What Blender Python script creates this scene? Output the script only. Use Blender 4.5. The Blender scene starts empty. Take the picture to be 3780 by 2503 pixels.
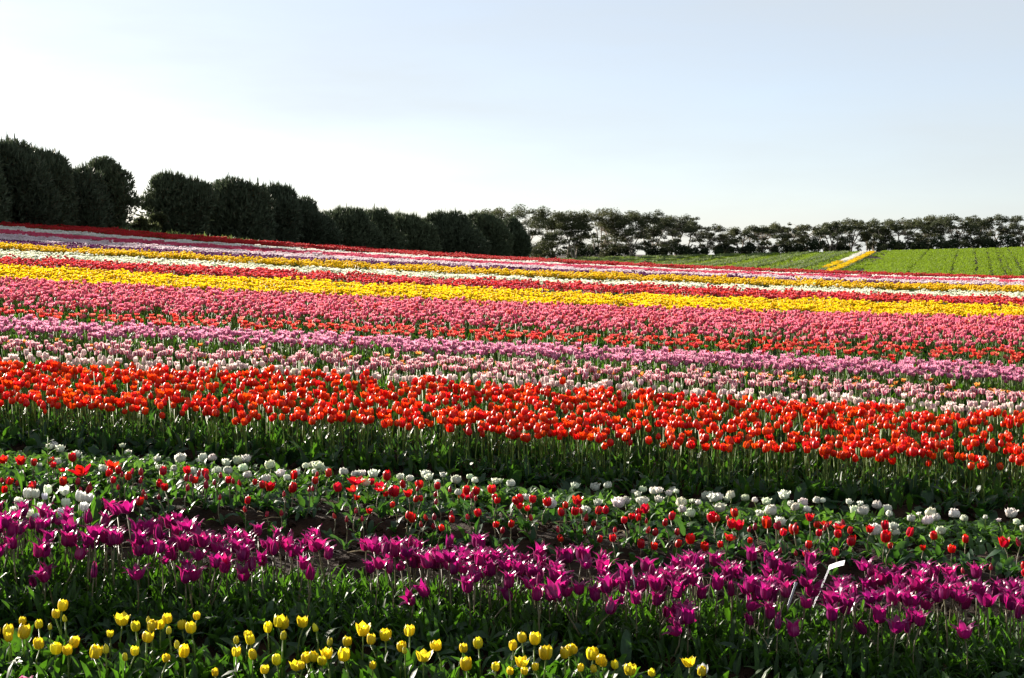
import bpy, math, random
import numpy as np
from mathutils import Vector, Matrix, Euler, Quaternion

R = math.radians
rng = np.random.default_rng(11)
random.seed(11)
scene = bpy.context.scene
COL = scene.collection

# ------------------------------------------------------------------ camera, sky, sun, exposure
IMW, IMH, FPX = 3780.0, 2503.0, 5600.0          # photograph's pixels and focal length in them
CX, CY = IMW / 2, IMH / 2
EYE_Y = 870.0                                   # eye level in the photograph
PITCH = math.atan((CY - EYE_Y) / FPX)
CAM_Z = 2.1
SUN_EL, SUN_AZ = R(13.0), R(-45.0)              # azimuth from the view direction, negative = towards the left

cam_data = bpy.data.cameras.new('camera')
cam = bpy.data.objects.new('camera', cam_data)
COL.objects.link(cam)
cam.location = (0, 0, CAM_Z)
cam.rotation_euler = (math.pi / 2 - PITCH, 0, 0)
cam_data.sensor_width = 36.0
cam_data.lens = 36.0 * FPX / IMW
cam_data.clip_start = 0.1
cam_data.clip_end = 20000
scene.camera = cam

world = bpy.data.worlds.new('World')
scene.world = world
world.use_nodes = True
wn, wl = world.node_tree.nodes, world.node_tree.links
wn.clear()
w_out = wn.new('ShaderNodeOutputWorld')
w_bg = wn.new('ShaderNodeBackground')
w_sky = wn.new('ShaderNodeTexSky')
w_sky.sky_type = 'NISHITA'
w_sky.sun_disc = False
w_sky.sun_elevation = SUN_EL
w_sky.sun_rotation = SUN_AZ
w_sky.altitude = 50
w_sky.air_density = 0.5
w_sky.dust_density = 0.6
w_sky.ozone_density = 1.1
w_bg.inputs['Strength'].default_value = 0.066
# a thin veil of high cloud, streaked, whitens the clear sky
w_tc = wn.new('ShaderNodeTexCoord'); w_map = wn.new('ShaderNodeMapping'); w_map.inputs['Scale'].default_value = (1.0, 1.0, 5.0); w_map.inputs['Rotation'].default_value = (0, R(14), 0)
w_nz = wn.new('ShaderNodeTexNoise'); w_nz.inputs['Scale'].default_value = 3.2; w_nz.inputs['Detail'].default_value = 6; w_nz.inputs['Roughness'].default_value = .55
w_mr = wn.new('ShaderNodeMapRange'); w_mr.inputs['From Min'].default_value = .3; w_mr.inputs['From Max'].default_value = .7; w_mr.inputs['To Min'].default_value = .60; w_mr.inputs['To Max'].default_value = .80
w_mix = wn.new('ShaderNodeMix'); w_mix.data_type = 'RGBA'
wl.new(w_tc.outputs['Generated'], w_map.inputs['Vector']); wl.new(w_map.outputs['Vector'], w_nz.inputs['Vector']); wl.new(w_nz.outputs['Fac'], w_mr.inputs['Value'])
wl.new(w_mr.outputs['Result'], w_mix.inputs['Factor']); wl.new(w_sky.outputs['Color'], w_mix.inputs['A'])
w_mix.inputs['B'].default_value = (3.05, 3.20, 3.22, 1)
wl.new(w_mix.outputs['Result'], w_bg.inputs['Color'])
wl.new(w_bg.outputs['Background'], w_out.inputs['Surface'])

sun_data = bpy.data.lights.new('sun', 'SUN')
sun_data.energy = 5.0
sun_data.angle = R(0.53)
sun_data.color = (1.0, 0.91, 0.78)
sun = bpy.data.objects.new('sun', sun_data)
COL.objects.link(sun)
to_sun = Vector((math.sin(SUN_AZ) * math.cos(SUN_EL), math.cos(SUN_AZ) * math.cos(SUN_EL), math.sin(SUN_EL)))
sun.rotation_euler = to_sun.to_track_quat('Z', 'Y').to_euler()
sun.location = to_sun * 60

scene.view_settings.view_transform = 'Standard'
scene.view_settings.look = 'None'
scene.view_settings.exposure = 1.85
scene.view_settings.gamma = 1.0
scene.view_settings.use_curve_mapping = False
scene.render.engine = 'CYCLES'
scene.cycles.max_bounces = 6
scene.cycles.diffuse_bounces = 2
scene.cycles.glossy_bounces = 2
scene.cycles.transmission_bounces = 4
scene.cycles.transparent_max_bounces = 4
scene.cycles.caustics_reflective = False
scene.cycles.caustics_refractive = False

# ------------------------------------------------------------------ helpers
def tag(o, label=None, cat=None, group=None, kind=None):
    if label: o['label'] = label
    if cat: o['category'] = cat
    if group: o['group'] = group
    if kind: o['kind'] = kind
    return o

def mesh_from(name, V, F, mats=(), attrs=None, smooth=True, fmat=None):
    me = bpy.data.meshes.new(name)
    V = np.asarray(V, dtype=np.float32)
    me.from_pydata(V.tolist(), [], [tuple(f) for f in F])
    for m in mats: me.materials.append(m)
    if attrs:
        for k, a in attrs.items():
            at = me.attributes.new(k, 'FLOAT', 'POINT')
            at.data.foreach_set('value', np.asarray(a, dtype=np.float32))
    if smooth: me.polygons.foreach_set('use_smooth', [True] * len(me.polygons))
    if fmat is not None: me.polygons.foreach_set('material_index', np.asarray(fmat, dtype=np.int32))
    me.update()
    return me

def tri_mesh(name, V, mats=(), smooth=False):
    """V: (n*3, 3) loose triangles, made fast."""
    V = np.asarray(V, dtype=np.float32)
    n = len(V) // 3
    me = bpy.data.meshes.new(name)
    me.vertices.add(n * 3)
    me.vertices.foreach_set('co', V.ravel())
    me.loops.add(n * 3)
    me.loops.foreach_set('vertex_index', np.arange(n * 3, dtype=np.int32))
    me.polygons.add(n)
    me.polygons.foreach_set('loop_start', np.arange(0, n * 3, 3, dtype=np.int32))
    me.update(calc_edges=True)
    for m in mats: me.materials.append(m)
    return me

def obj(name, me, parent=None, loc=None, rot=None, sc=None):
    o = bpy.data.objects.new(name, me)
    COL.objects.link(o)
    if parent is not None: o.parent = parent
    if loc is not None: o.location = loc
    if rot is not None: o.rotation_euler = rot
    if sc is not None: o.scale = sc if hasattr(sc, '__len__') else (sc, sc, sc)
    return o

_lat = np.random.default_rng(5).random((256, 256)).astype(np.float64)
def vnoise(x, y):
    xi, yi = np.floor(x).astype(int), np.floor(y).astype(int)
    fx, fy = x - xi, y - yi
    fx, fy = fx * fx * (3 - 2 * fx), fy * fy * (3 - 2 * fy)
    a, b = _lat[xi & 255, yi & 255], _lat[(xi + 1) & 255, yi & 255]
    c, d = _lat[xi & 255, (yi + 1) & 255], _lat[(xi + 1) & 255, (yi + 1) & 255]
    return (a * (1 - fx) + b * fx) * (1 - fy) + (c * (1 - fx) + d * fx) * fy - 0.5

# ------------------------------------------------------------------ terrain, fitted to the photograph's bed lines
ROW_A = 0.12                                     # rows are lines of constant u = y + ROW_A * x
def pix_ray(X, Y):
    """pixel of the photograph -> (x/y, drop/y) of its sight line"""
    cp, sp = math.cos(PITCH), math.sin(PITCH)
    dx, dv = (X - CX), (Y - CY)
    dy = FPX * cp - dv * sp
    dz = -FPX * sp - dv * cp
    return dx / dy, -dz / dy

# u, image y of a bed line at X = 60, 1890, 3720, plant height there
LINES = [
    (7.0, 2290, 2372, 2480, .24), (7.75, 2200, 2350, 2480, 0), (8.7, 1881, 2023, 2160, .36), (10.0, 1815, 1973, 2122, 0),
    (11.0, 1661, 1811, 1975, .22), (12.1, 1640, 1765, 1881, .18), (13.3, 1624, 1757, 1873, 0), (16.4, 1345, 1433, 1532, .42),
    (19.0, 1285, 1362, 1470, .40), (23.0, 1197, 1290, 1370, .40), (26.5, 1157, 1233, 1296, .40), (34.0, 1043, 1131, 1184, .40),
    (42.0, 988, 1077, 1135, .38), (48.0, 955, 1040, 1105, .42), (55.0, 926, 1024, 1085, .38), (60.0, 912, 1006, 1068, .42),
    (67.0, 897, 995, 1064, .42), (76.0, 872, 982, 1047, .42), (86.0, 857, 973, 1039, .42), (92.0, 844, 968, 1035, .42),
    (106.0, 822, 958, 1030, .42), (110.0, 822, 962, 1036, .30), (118.0, 828, 972, 1046, 0), (150.0, 850, 990, 1068, 0),
    (200.0, 900, 992, 1050, 0), (260.0, 960, 978, 970, 0), (324.0, 1005, 962, 917, 0), (345.0, 1008, 966, 921, 0),
    (600.0, 1060, 1060, 1060, 0), (2500.0, 1040, 1040, 1040, 0), (6500.0, 940, 940, 940, 0)]

def _fit():
    us, zs = [], []
    for u, yl, yc, yr, h in LINES:
        row = []
        for X, Y in ((60, yl), (1890, yc), (3720, yr)):
            v, t = pix_ray(X, Y)
            d = u / (1 + ROW_A * v)
            row.append(CAM_Z - t * d - h)
        us.append(u); zs.append(row)
    return np.array(us), np.array(zs)
LU, LZ = _fit()
_vl, _vr = pix_ray(60, 1250)[0], pix_ray(3720, 1250)[0]
VL, VR = _vl / (1 + ROW_A * _vl), _vr / (1 + ROW_A * _vr)
# smooth the near, nearly level part of the fit
_g = np.concatenate([np.linspace(4, 20, 161), np.geomspace(20.1, 6500, 900)])
_z = np.stack([np.interp(_g, LU, LZ[:, k]) for k in range(3)], 1)
_zs = _z.copy()
for i in range(len(_g)):
    s = 0.055 * _g[i] if _g[i] < 15 else 0.022 * _g[i] if _g[i] < 45 else 0.006 * _g[i]
    w = np.exp(-0.5 * ((_g - _g[i]) / s) ** 2) * np.gradient(_g)
    _zs[i] = (w[:, None] * _z).sum(0) / w.sum()

BEDS_RELIEF = [(5.2, 7.15), (7.35, 8.75), (9.85, 11.05), (11.15, 12.15), (12.65, 16.9), (17.3, 19.1), (20.4, 23.0), (23.4, 26.4),
               (26.8, 34.2), (35, 42.2), (43, 48.4)]
def ground(x, y, fine=True):
    x = np.asarray(x, dtype=np.float64); y = np.asarray(y, dtype=np.float64)
    u = y + ROW_A * x
    uc = np.clip(u, 4, 6500)
    v = np.clip(x / np.maximum(uc, 4.0), -0.9, 0.9)
    zl, zc, zr = (np.interp(uc, _g, _zs[:, k]) for k in range(3))
    # quadratic through the three, linear outside the frame
    def q(t):
        return (zl * (t * (t - VR)) / (VL * (VL - VR)) + zc * ((t - VL) * (t - VR)) / (VL * VR) + zr * (t * (t - VL)) / (VR * (VR - VL)))
    vc = np.clip(v, -0.38, 0.38)
    e = 1e-3
    z = q(vc) + (q(vc + e) - q(vc - e)) / (2 * e) * (v - vc) * 0.6
    if fine:
        rel = np.zeros_like(z)
        for a, b in BEDS_RELIEF:
            rel = np.maximum(rel, np.clip((u - a) / 0.18, 0, 1) * np.clip((b - u) / 0.18, 0, 1))
        amp = np.clip((60 - u) / 30, 0, 1)
        z = z + (rel * 0.07 - 0.04) * amp
        z = z + (vnoise(x * 1.3, y * 1.3) * .05 + vnoise(x * 5 + 7, y * 5) * .035 + vnoise(x * 17, y * 17 + 3) * .022) * np.clip((30 - u) / 12, 0, 1)
    return z

def gz(x, y, fine=True):
    return float(ground(np.array([x]), np.array([y]), fine)[0])

def at_pixel(X, Y, h, ylo=4.5, yhi=30.0):
    """where a point h above the ground shows at pixel X, Y"""
    v, t = pix_ray(X, Y)
    for _ in range(40):
        ym = 0.5 * (ylo + yhi)
        if CAM_Z - t * ym - gz(v * ym, ym, False) - h > 0: ylo = ym
        else: yhi = ym
    y = 0.5 * (ylo + yhi)
    return v * y, y

# ------------------------------------------------------------------ materials
def new_mat(name):
    m = bpy.data.materials.new(name); m.use_nodes = True
    m.node_tree.nodes.clear()
    return m, m.node_tree.nodes, m.node_tree.links

def thin_mat(name, cols, transl=0.45, rough=0.45, spec=0.35, hue=0.02, val=0.25, tcol=None, edge=None, edge_at=(.45, .95), tipmix=None, base=None):
    """thin petal or leaf: gloss and diffuse mixed with translucent; cols mix by the object's random; edge colour across, base colour along."""
    m, n, l = new_mat(name)
    out = n.new('ShaderNodeOutputMaterial')
    oi = n.new('ShaderNodeObjectInfo')
    at = n.new('ShaderNodeAttribute'); at.attribute_name = 'tint'
    add = n.new('ShaderNodeMath'); add.operation = 'ADD'
    l.new(oi.outputs['Random'], add.inputs[0]); l.new(at.outputs['Fac'], add.inputs[1])
    fr = n.new('ShaderNodeMath'); fr.operation = 'FRACT'; l.new(add.outputs[0], fr.inputs[0])
    ramp = n.new('ShaderNodeValToRGB')
    els = ramp.color_ramp.elements
    while len(els) < len(cols): els.new(0.5)
    for i, c in enumerate(cols):
        els[i].position = i / max(1, len(cols) - 1); els[i].color = (*c, 1)
    l.new(fr.outputs[0], ramp.inputs['Fac'])
    col = ramp.outputs['Color']
    def mixc(a, b_col, fac):
        mx = n.new('ShaderNodeMix'); mx.data_type = 'RGBA'
        l.new(fac, mx.inputs['Factor']); l.new(a, mx.inputs['A']); mx.inputs['B'].default_value = (*b_col, 1)
        return mx.outputs['Result']
    def rng_of(attr, lo, hi):
        a = n.new('ShaderNodeAttribute'); a.attribute_name = attr
        mr = n.new('ShaderNodeMapRange'); mr.inputs['From Min'].default_value = lo; mr.inputs['From Max'].default_value = hi
        l.new(a.outputs['Fac'], mr.inputs['Value'])
        return mr.outputs['Result']
    if edge is not None: col = mixc(col, edge, rng_of('pv', *edge_at))
    if tipmix is not None: col = mixc(col, tipmix, rng_of('pu', .72, 1.0))
    if base is not None: col = mixc(col, base, rng_of('pu', .26, .0))
    # fine streaks along the blade
    tc = n.new('ShaderNodeTexCoord')
    nz = n.new('ShaderNodeTexNoise'); nz.inputs['Scale'].default_value = 45; nz.inputs['Detail'].default_value = 3
    mp = n.new('ShaderNodeMapping'); mp.inputs['Scale'].default_value = (2.2, 2.2, .35)
    l.new(tc.outputs['Object'], mp.inputs['Vector']); l.new(mp.outputs['Vector'], nz.inputs['Vector'])
    hs = n.new('ShaderNodeHueSaturation')
    mr = n.new('ShaderNodeMapRange'); mr.inputs['From Min'].default_value = .3; mr.inputs['From Max'].default_value = .7
    mr.inputs['To Min'].default_value = 1 - val; mr.inputs['To Max'].default_value = 1 + val
    l.new(nz.outputs['Fac'], mr.inputs['Value']); l.new(mr.outputs['Result'], hs.inputs['Value'])
    mh = n.new('ShaderNodeMapRange'); mh.inputs['To Min'].default_value = .5 - hue; mh.inputs['To Max'].default_value = .5 + hue
    l.new(fr.outputs[0], mh.inputs['Value']); l.new(mh.outputs['Result'], hs.inputs['Hue'])
    mc = n.new('ShaderNodeMix'); mc.data_type = 'RGBA'; mc.blend_type = 'MULTIPLY'; mc.inputs['Factor'].default_value = 1.0
    l.new(col, mc.inputs['A']); l.new(oi.outputs['Color'], mc.inputs['B'])
    l.new(mc.outputs['Result'], hs.inputs['Color'])
    pb = n.new('ShaderNodeBsdfPrincipled')
    pb.inputs['Roughness'].default_value = rough
    pb.inputs['Specular IOR Level'].default_value = spec
    l.new(hs.outputs['Color'], pb.inputs['Base Color'])
    tr = n.new('ShaderNodeBsdfTranslucent')
    if tcol is not None:
        mt = n.new('ShaderNodeMix'); mt.data_type = 'RGBA'; mt.blend_type = 'MULTIPLY'
        mt.inputs['Factor'].default_value = 1.0
        l.new(hs.outputs['Color'], mt.inputs['A']); mt.inputs['B'].default_value = (*tcol, 1)
        l.new(mt.outputs['Result'], tr.inputs['Color'])
    else:
        l.new(hs.outputs['Color'], tr.inputs['Color'])
    ms = n.new('ShaderNodeMixShader'); ms.inputs['Fac'].default_value = transl
    l.new(pb.outputs[0], ms.inputs[1]); l.new(tr.outputs[0], ms.inputs[2])
    l.new(ms.outputs[0], out.inputs['Surface'])
    return m

def solid_mat(name, c1, c2, scale=4.0, rough=0.9, spec=0.2, bump=0.0, bscale=30.0, coord='Object'):
    m, n, l = new_mat(name)
    out = n.new('ShaderNodeOutputMaterial')
    pb = n.new('ShaderNodeBsdfPrincipled')
    tc = n.new('ShaderNodeTexCoord')
    nz = n.new('ShaderNodeTexNoise'); nz.inputs['Scale'].default_value = scale; nz.inputs['Detail'].default_value = 6
    l.new(tc.outputs[coord], nz.inputs['Vector'])
    cr = n.new('ShaderNodeValToRGB')
    cr.color_ramp.elements[0].position = .32; cr.color_ramp.elements[0].color = (*c1, 1)
    cr.color_ramp.elements[1].position = .68; cr.color_ramp.elements[1].color = (*c2, 1)
    l.new(nz.outputs['Fac'], cr.inputs['Fac']); l.new(cr.outputs['Color'], pb.inputs['Base Color'])
    pb.inputs['Roughness'].default_value = rough
    pb.inputs['Specular IOR Level'].default_value = spec
    if bump:
        n2 = n.new('ShaderNodeTexNoise'); n2.inputs['Scale'].default_value = bscale; n2.inputs['Detail'].default_value = 8
        l.new(tc.outputs[coord], n2.inputs['Vector'])
        bp = n.new('ShaderNodeBump'); bp.inputs['Strength'].default_value = bump; bp.inputs['Distance'].default_value = .03
        l.new(n2.outputs['Fac'], bp.inputs['Height']); l.new(bp.outputs['Normal'], pb.inputs['Normal'])
    l.new(pb.outputs[0], out.inputs['Surface'])
    return m

M = {}
M['soil'] = solid_mat('soil', (.010, .0052, .0032), (.036, .019, .0105), 7.0, .95, .15, .9, 40.0)
GT = (2.2, 2.6, .55)                            # light through a green blade leans to yellow green
M['leaf'] = thin_mat('leaf', [(.018, .050, .014), (.025, .060, .013), (.037, .076, .016)], .42, .46, .22, .012, .2, GT)
M['leaf_blue'] = thin_mat('leaf_blue', [(.017, .046, .023), (.025, .058, .027), (.040, .078, .033)], .34, .46, .22, .012, .2, GT)
M['leaf_pale'] = thin_mat('leaf_pale', [(.040, .092, .026), (.055, .112, .032), (.075, .135, .045)], .40, .46, .32, .012, .2, (1.6, 1.8, .6))
M['stem'] = thin_mat('stem', [(.12, .19, .035), (.16, .22, .05)], .45, .45, .4, .01, .12, (1.4, 1.4, .6))
M['stem_dark'] = thin_mat('stem_dark', [(.12, .11, .05), (.15, .13, .07)], .2, .45, .4, .01, .12)
M['yellow'] = thin_mat('yellow_petal', [(.80, .60, .012), (.82, .64, .02), (.80, .67, .03)], .48, .42, .35, .006, .08, None, None, base=(.62, .60, .10))
M['yellow_bud'] = thin_mat('yellow_bud_petal', [(.45, .45, .03), (.55, .50, .035), (.66, .54, .03)], .35, .45, .3, .01, .1, None, base=(.25, .36, .06))
M['purple'] = thin_mat('purple_petal', [(.17, .005, .085), (.21, .007, .105), (.25, .010, .12)], .45, .36, .5, .012, .16, (1.6, .8, 1.15), edge=(.38, .03, .20), edge_at=(.6, 1.1))
M['red'] = thin_mat('red_petal', [(.50, .005, .014), (.56, .006, .010), (.62, .010, .010)], .48, .38, .45, .008, .12, (1.1, 1.0, .8), base=(.5, .07, .07))
M['red_bud'] = thin_mat('red_bud_petal', [(.42, .016, .045), (.48, .018, .035)], .38, .4, .45, .01, .12, None, base=(.55, .22, .22))
M['white'] = thin_mat('white_petal', [(.84, .83, .76), (.85, .84, .80)], .52, .45, .35, .004, .05, None, base=(.62, .68, .42))
M['double_white'] = thin_mat('double_white_petal', [(.82, .82, .70), (.84, .84, .77), (.74, .79, .56)], .5, .5, .3, .006, .08, None, base=(.50, .60, .30))
M['orange'] = thin_mat('orange_petal', [(.64, .018, .006), (.68, .024, .006), (.70, .034, .008)], .52, .36, .45, .008, .12, (1.1, 1.1, .6), edge=(.80, .10, .012), edge_at=(.55, 1.05), base=(.7, .03, .02))
M['pale'] = thin_mat('pale_pink_petal', [(.78, .60, .56), (.80, .68, .64), (.78, .55, .54)], .42, .55, .18, .006, .1)
M['striped'] = thin_mat('striped_petal', [(.50, .03, .09), (.56, .04, .10), (.42, .04, .12)], .42, .55, .18, .012, .12, None, edge=(.84, .66, .66), edge_at=(.2, .75))
M['lilac'] = thin_mat('lilac_petal', [(.60, .15, .29), (.66, .23, .36), (.48, .09, .25)], .50, .55, .18, .012, .14, None, edge=(.78, .46, .56), edge_at=(.4, 1.1))
M['coral'] = thin_mat('coral_petal', [(.72, .10, .085), (.72, .055, .03), (.72, .16, .15)], .48, .55, .18, .01, .14)
M['small_red'] = thin_mat('small_red_petal', [(.58, .012, .012), (.66, .03, .012)], .42, .55, .18, .01, .14)
M['flame'] = thin_mat('flame_petal', [(.72, .12, .03), (.75, .2, .05)], .45, .55, .18, .01, .12, None, edge=(.82, .50, .12), edge_at=(.3, .9))
M['pink'] = thin_mat('pink_petal', [(.72, .10, .18), (.74, .14, .23), (.74, .23, .31), (.72, .06, .09)], .52, .55, .18, .008, .14, None, edge=(.78, .32, .38), edge_at=(.5, 1.2))
M['gold'] = thin_mat('gold_petal', [(.80, .56, .008), (.82, .62, .014), (.82, .50, .008)], .5, .55, .18, .006, .1)
M['rose'] = thin_mat('rose_petal', [(.64, .025, .03), (.70, .13, .15), (.58, .010, .012), (.68, .07, .075)], .45, .55, .18, .01, .14)
M['cream'] = thin_mat('cream_petal', [(.78, .79, .64), (.82, .81, .70), (.70, .76, .52)], .52, .55, .18, .006, .1)
M['plum'] = thin_mat('plum_petal', [(.13, .020, .10), (.17, .028, .13), (.22, .05, .16)], .42, .55, .18, .01, .14)
M['lavender'] = thin_mat('lavender_petal', [(.74, .61, .65), (.80, .70, .71), (.66, .50, .60)], .5, .55, .18, .01, .12)
M['hot_pink'] = thin_mat('hot_pink_petal', [(.68, .08, .17), (.70, .12, .20), (.64, .06, .17)], .45, .55, .18, .01, .12)
M['ivory'] = thin_mat('ivory_petal', [(.83, .81, .74), (.84, .82, .78)], .5, .55, .18, .004, .06)
M['crimson'] = thin_mat('crimson_petal', [(.52, .018, .022), (.58, .03, .03), (.46, .012, .02)], .42, .55, .18, .008, .14)
M['crop'] = thin_mat('crop_blade', [(.115, .182, .022), (.135, .20, .024), (.155, .21, .028)], .45, .6, .15, .01, .15, (1.2, 1.25, .4))
M['grey_crop'] = thin_mat('grey_crop_blade', [(.10, .14, .06), (.13, .17, .08), (.09, .13, .045)], .4, .6, .2, .01, .15, (1.1, 1.15, .6))
M['needle'] = thin_mat('pine_needle', [(.055, .075, .044), (.066, .086, .048), (.078, .096, .050)], .22, .6, .2, .01, .2)
M['gum_leaf'] = thin_mat('gum_leaf', [(.050, .064, .028), (.066, .076, .030), (.088, .088, .034)], .36, .55, .25, .015, .2)
M['bush_leaf'] = thin_mat('bush_leaf', [(.030, .045, .020), (.040, .058, .024)], .2, .6, .2, .01, .2)
M['bark'] = solid_mat('bark', (.045, .034, .026), (.09, .07, .055), 3.0, .9, .2, .6, 12.0)
M['gum_bark'] = solid_mat('gum_bark', (.16, .13, .10), (.34, .29, .24), 1.2, .8, .2, .4, 8.0)
M['marker'] = solid_mat('marker_plastic', (.74, .75, .78), (.80, .80, .82), 3.0, .35, .5)
M['plate'] = thin_mat('marker_plate', [(.80, .80, .82), (.82, .82, .84)], .62, .4, .4, 0, .02)
M['tag_plastic'] = solid_mat('tag_plastic', (.42, .48, .56), (.50, .55, .60), 3.0, .4, .5)
M['wood'] = solid_mat('stake_wood', (.55, .50, .42), (.66, .62, .56), 30.0, .7, .3)
M['straw'] = solid_mat('straw', (.30, .22, .12), (.50, .40, .24), 20.0, .8, .2)
M['pistil'] = thin_mat('pistil', [(.35, .42, .10), (.4, .45, .12)], .1, .5, .3)

# ------------------------------------------------------------------ the ground sheet
def build_ground():
    us = np.concatenate([np.arange(-4, 4.8, .8), np.arange(4.8, 14.0, .045), np.geomspace(14.0, 60, 150)[0:], np.geomspace(60.6, 360, 110), np.geomspace(370, 6500, 40)])
    vs = np.concatenate([np.linspace(-1.3, -.46, 24), np.arange(-.45, .4501, .0045), np.linspace(.46, 1.3, 24)])
    U, Vv = np.meshgrid(us, vs, indexing='ij')
    X = Vv * np.maximum(U, 5.0)
    Y = U - ROW_A * X
    Z = ground(X, Y)
    V = np.stack([X, Y, Z], -1).reshape(-1, 3)
    nu, nv = len(us), len(vs)
    i, j = np.meshgrid(np.arange(nu - 1), np.arange(nv - 1), indexing='ij')
    a = (i * nv + j).ravel()
    F = np.stack([a, a + 1, a + nv + 1, a + nv], 1)
    me = bpy.data.meshes.new('ground')
    me.vertices.add(len(V)); me.vertices.foreach_set('co', V.astype(np.float32).ravel())
    me.loops.add(F.size); me.loops.foreach_set('vertex_index', F.astype(np.int32).ravel())
    me.polygons.add(len(F)); me.polygons.foreach_set('loop_start', np.arange(0, F.size, 4, dtype=np.int32))
    me.update(calc_edges=True)
    me.polygons.foreach_set('use_smooth', [True] * len(F))
    me.materials.append(M['soil'])
    o = obj('ground', me)
    tag(o, 'dark red brown farm soil rising in beds and furrows', None, None, 'structure')
build_ground()

# ------------------------------------------------------------------ tulip pieces
def interp_prof(prof, u):
    p = np.array(prof)
    # smooth-ish interpolation
    return np.interp(u, p[:, 0], p[:, 1])

CUP = dict(r=[(0, .10), (.12, .55), (.3, .92), (.5, 1.02), (.7, .98), (.86, .82), (1, .62)],
           z=[(0, 0), (.12, .05), (.3, .24), (.5, .48), (.7, .72), (.86, .88), (1, 1.0)],
           w=[(0, .10), (.12, .50), (.3, .86), (.5, .98), (.7, .86), (.86, .52), (1, .05)])
OPEN = dict(r=[(0, .10), (.12, .55), (.3, .95), (.5, 1.14), (.7, 1.26), (.86, 1.34), (1, 1.45)],
            z=[(0, 0), (.12, .05), (.3, .22), (.5, .44), (.7, .66), (.86, .82), (1, .95)],
            w=[(0, .10), (.12, .50), (.3, .86), (.5, .96), (.7, .84), (.86, .52), (1, .05)])
WIDE = dict(r=[(0, .10), (.12, .6), (.3, 1.1), (.5, 1.5), (.7, 1.85), (.86, 2.1), (1, 2.35)],
            z=[(0, 0), (.12, .04), (.3, .17), (.5, .36), (.7, .54), (.86, .64), (1, .70)],
            w=[(0, .10), (.12, .50), (.3, .80), (.5, .88), (.7, .76), (.86, .46), (1, .04)])
BUD = dict(r=[(0, .12), (.12, .55), (.3, .85), (.5, .86), (.7, .68), (.86, .40), (1, .10)],
           z=[(0, 0), (.12, .06), (.3, .26), (.5, .50), (.7, .74), (.86, .90), (1, 1.06)],
           w=[(0, .12), (.12, .5), (.3, .84), (.5, .84), (.7, .66), (.86, .40), (1, .04)])
LILY = dict(r=[(0, .10), (.12, .58), (.3, .90), (.5, .92), (.7, .86), (.86, 1.20), (1, 1.95)],
            z=[(0, 0), (.12, .05), (.3, .24), (.5, .46), (.7, .70), (.86, .88), (1, 1.0)],
            w=[(0, .10), (.12, .5), (.3, .80), (.5, .74), (.7, .54), (.86, .28), (1, .01)])
LILY_WIDE = dict(r=[(0, .10), (.12, .62), (.3, 1.05), (.5, 1.25), (.7, 1.45), (.86, 1.9), (1, 2.5)],
            z=[(0, 0), (.12, .05), (.3, .22), (.5, .42), (.7, .62), (.86, .76), (1, .80)],
            w=[(0, .10), (.12, .5), (.3, .76), (.5, .70), (.7, .52), (.86, .28), (1, .01)])
LILY_BUD = dict(r=[(0, .12), (.12, .5), (.3, .78), (.5, .76), (.7, .6), (.86, .42), (1, .22)],
           z=[(0, 0), (.12, .06), (.3, .28), (.5, .54), (.7, .80), (.86, 1.0), (1, 1.2)],
           w=[(0, .12), (.12, .5), (.3, .76), (.5, .72), (.7, .52), (.86, .3), (1, .02)])
STAR = dict(r=[(0, .10), (.12, .7), (.3, 1.3), (.5, 1.9), (.7, 2.5), (.86, 2.9), (1, 3.3)],
            z=[(0, 0), (.12, .05), (.3, .14), (.5, .22), (.7, .26), (.86, .22), (1, .12)],
            w=[(0, .10), (.12, .5), (.3, .72), (.5, .7), (.7, .52), (.86, .3), (1, .01)])

def petal_VF(shape, Rm, H, rs, nu=6, nv=4, inner=0.0, ruffle=0.0):
    """one petal on the +X side of the flower's axis; returns verts, faces, pu, pv"""
    u = np.linspace(0, 1, nu + 1) ** .9
    r = interp_prof(shape['r'], u) * Rm * (1 - .13 * inner)
    z = interp_prof(shape['z'], u) * H * (1 + .02 * inner)
    w = interp_prof(shape['w'], u) * Rm
    lean = rs.uniform(-.06, .10) * Rm
    r = r + lean * u ** 2
    twist = rs.uniform(-.12, .12)
    vv = np.linspace(-1, 1, nv + 1)
    V, pu, pv = [], [], []
    for i in range(nu + 1):
        for v in vv:
            cr = max(Rm * .92, r[i] * .75)              # across, the petal follows the cup
            a = v * w[i] / cr
            x = r[i] - cr + cr * math.cos(a) + (abs(v) ** 2) * Rm * .05 * (1 if inner < .5 else -.4)
            y = cr * math.sin(a) + twist * u[i] * u[i] * Rm
            zz = z[i] - .06 * H * (v * v) * (u[i] ** 3)
            if ruffle:
                x += rs.uniform(-1, 1) * ruffle * Rm * u[i]; y += rs.uniform(-1, 1) * ruffle * Rm * u[i]; zz += rs.uniform(-1, 1) * ruffle * H * .6 * u[i]
            V.append((x, y, zz)); pu.append(u[i]); pv.append(abs(v))
    F = []
    for i in range(nu):
        for j in range(nv):
            a = i * (nv + 1) + j
            F.append((a, a + 1, a + nv + 2, a + nv + 1))
    return np.array(V), F, np.array(pu), np.array(pv)

def rot_z(V, a):
    c, s = math.cos(a), math.sin(a)
    return np.stack([V[:, 0] * c - V[:, 1] * s, V[:, 0] * s + V[:, 1] * c, V[:, 2]], 1)

def rot_axis(V, axis, a):
    m = np.array(Matrix.Rotation(a, 3, Vector(axis)))
    return V @ m.T

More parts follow.
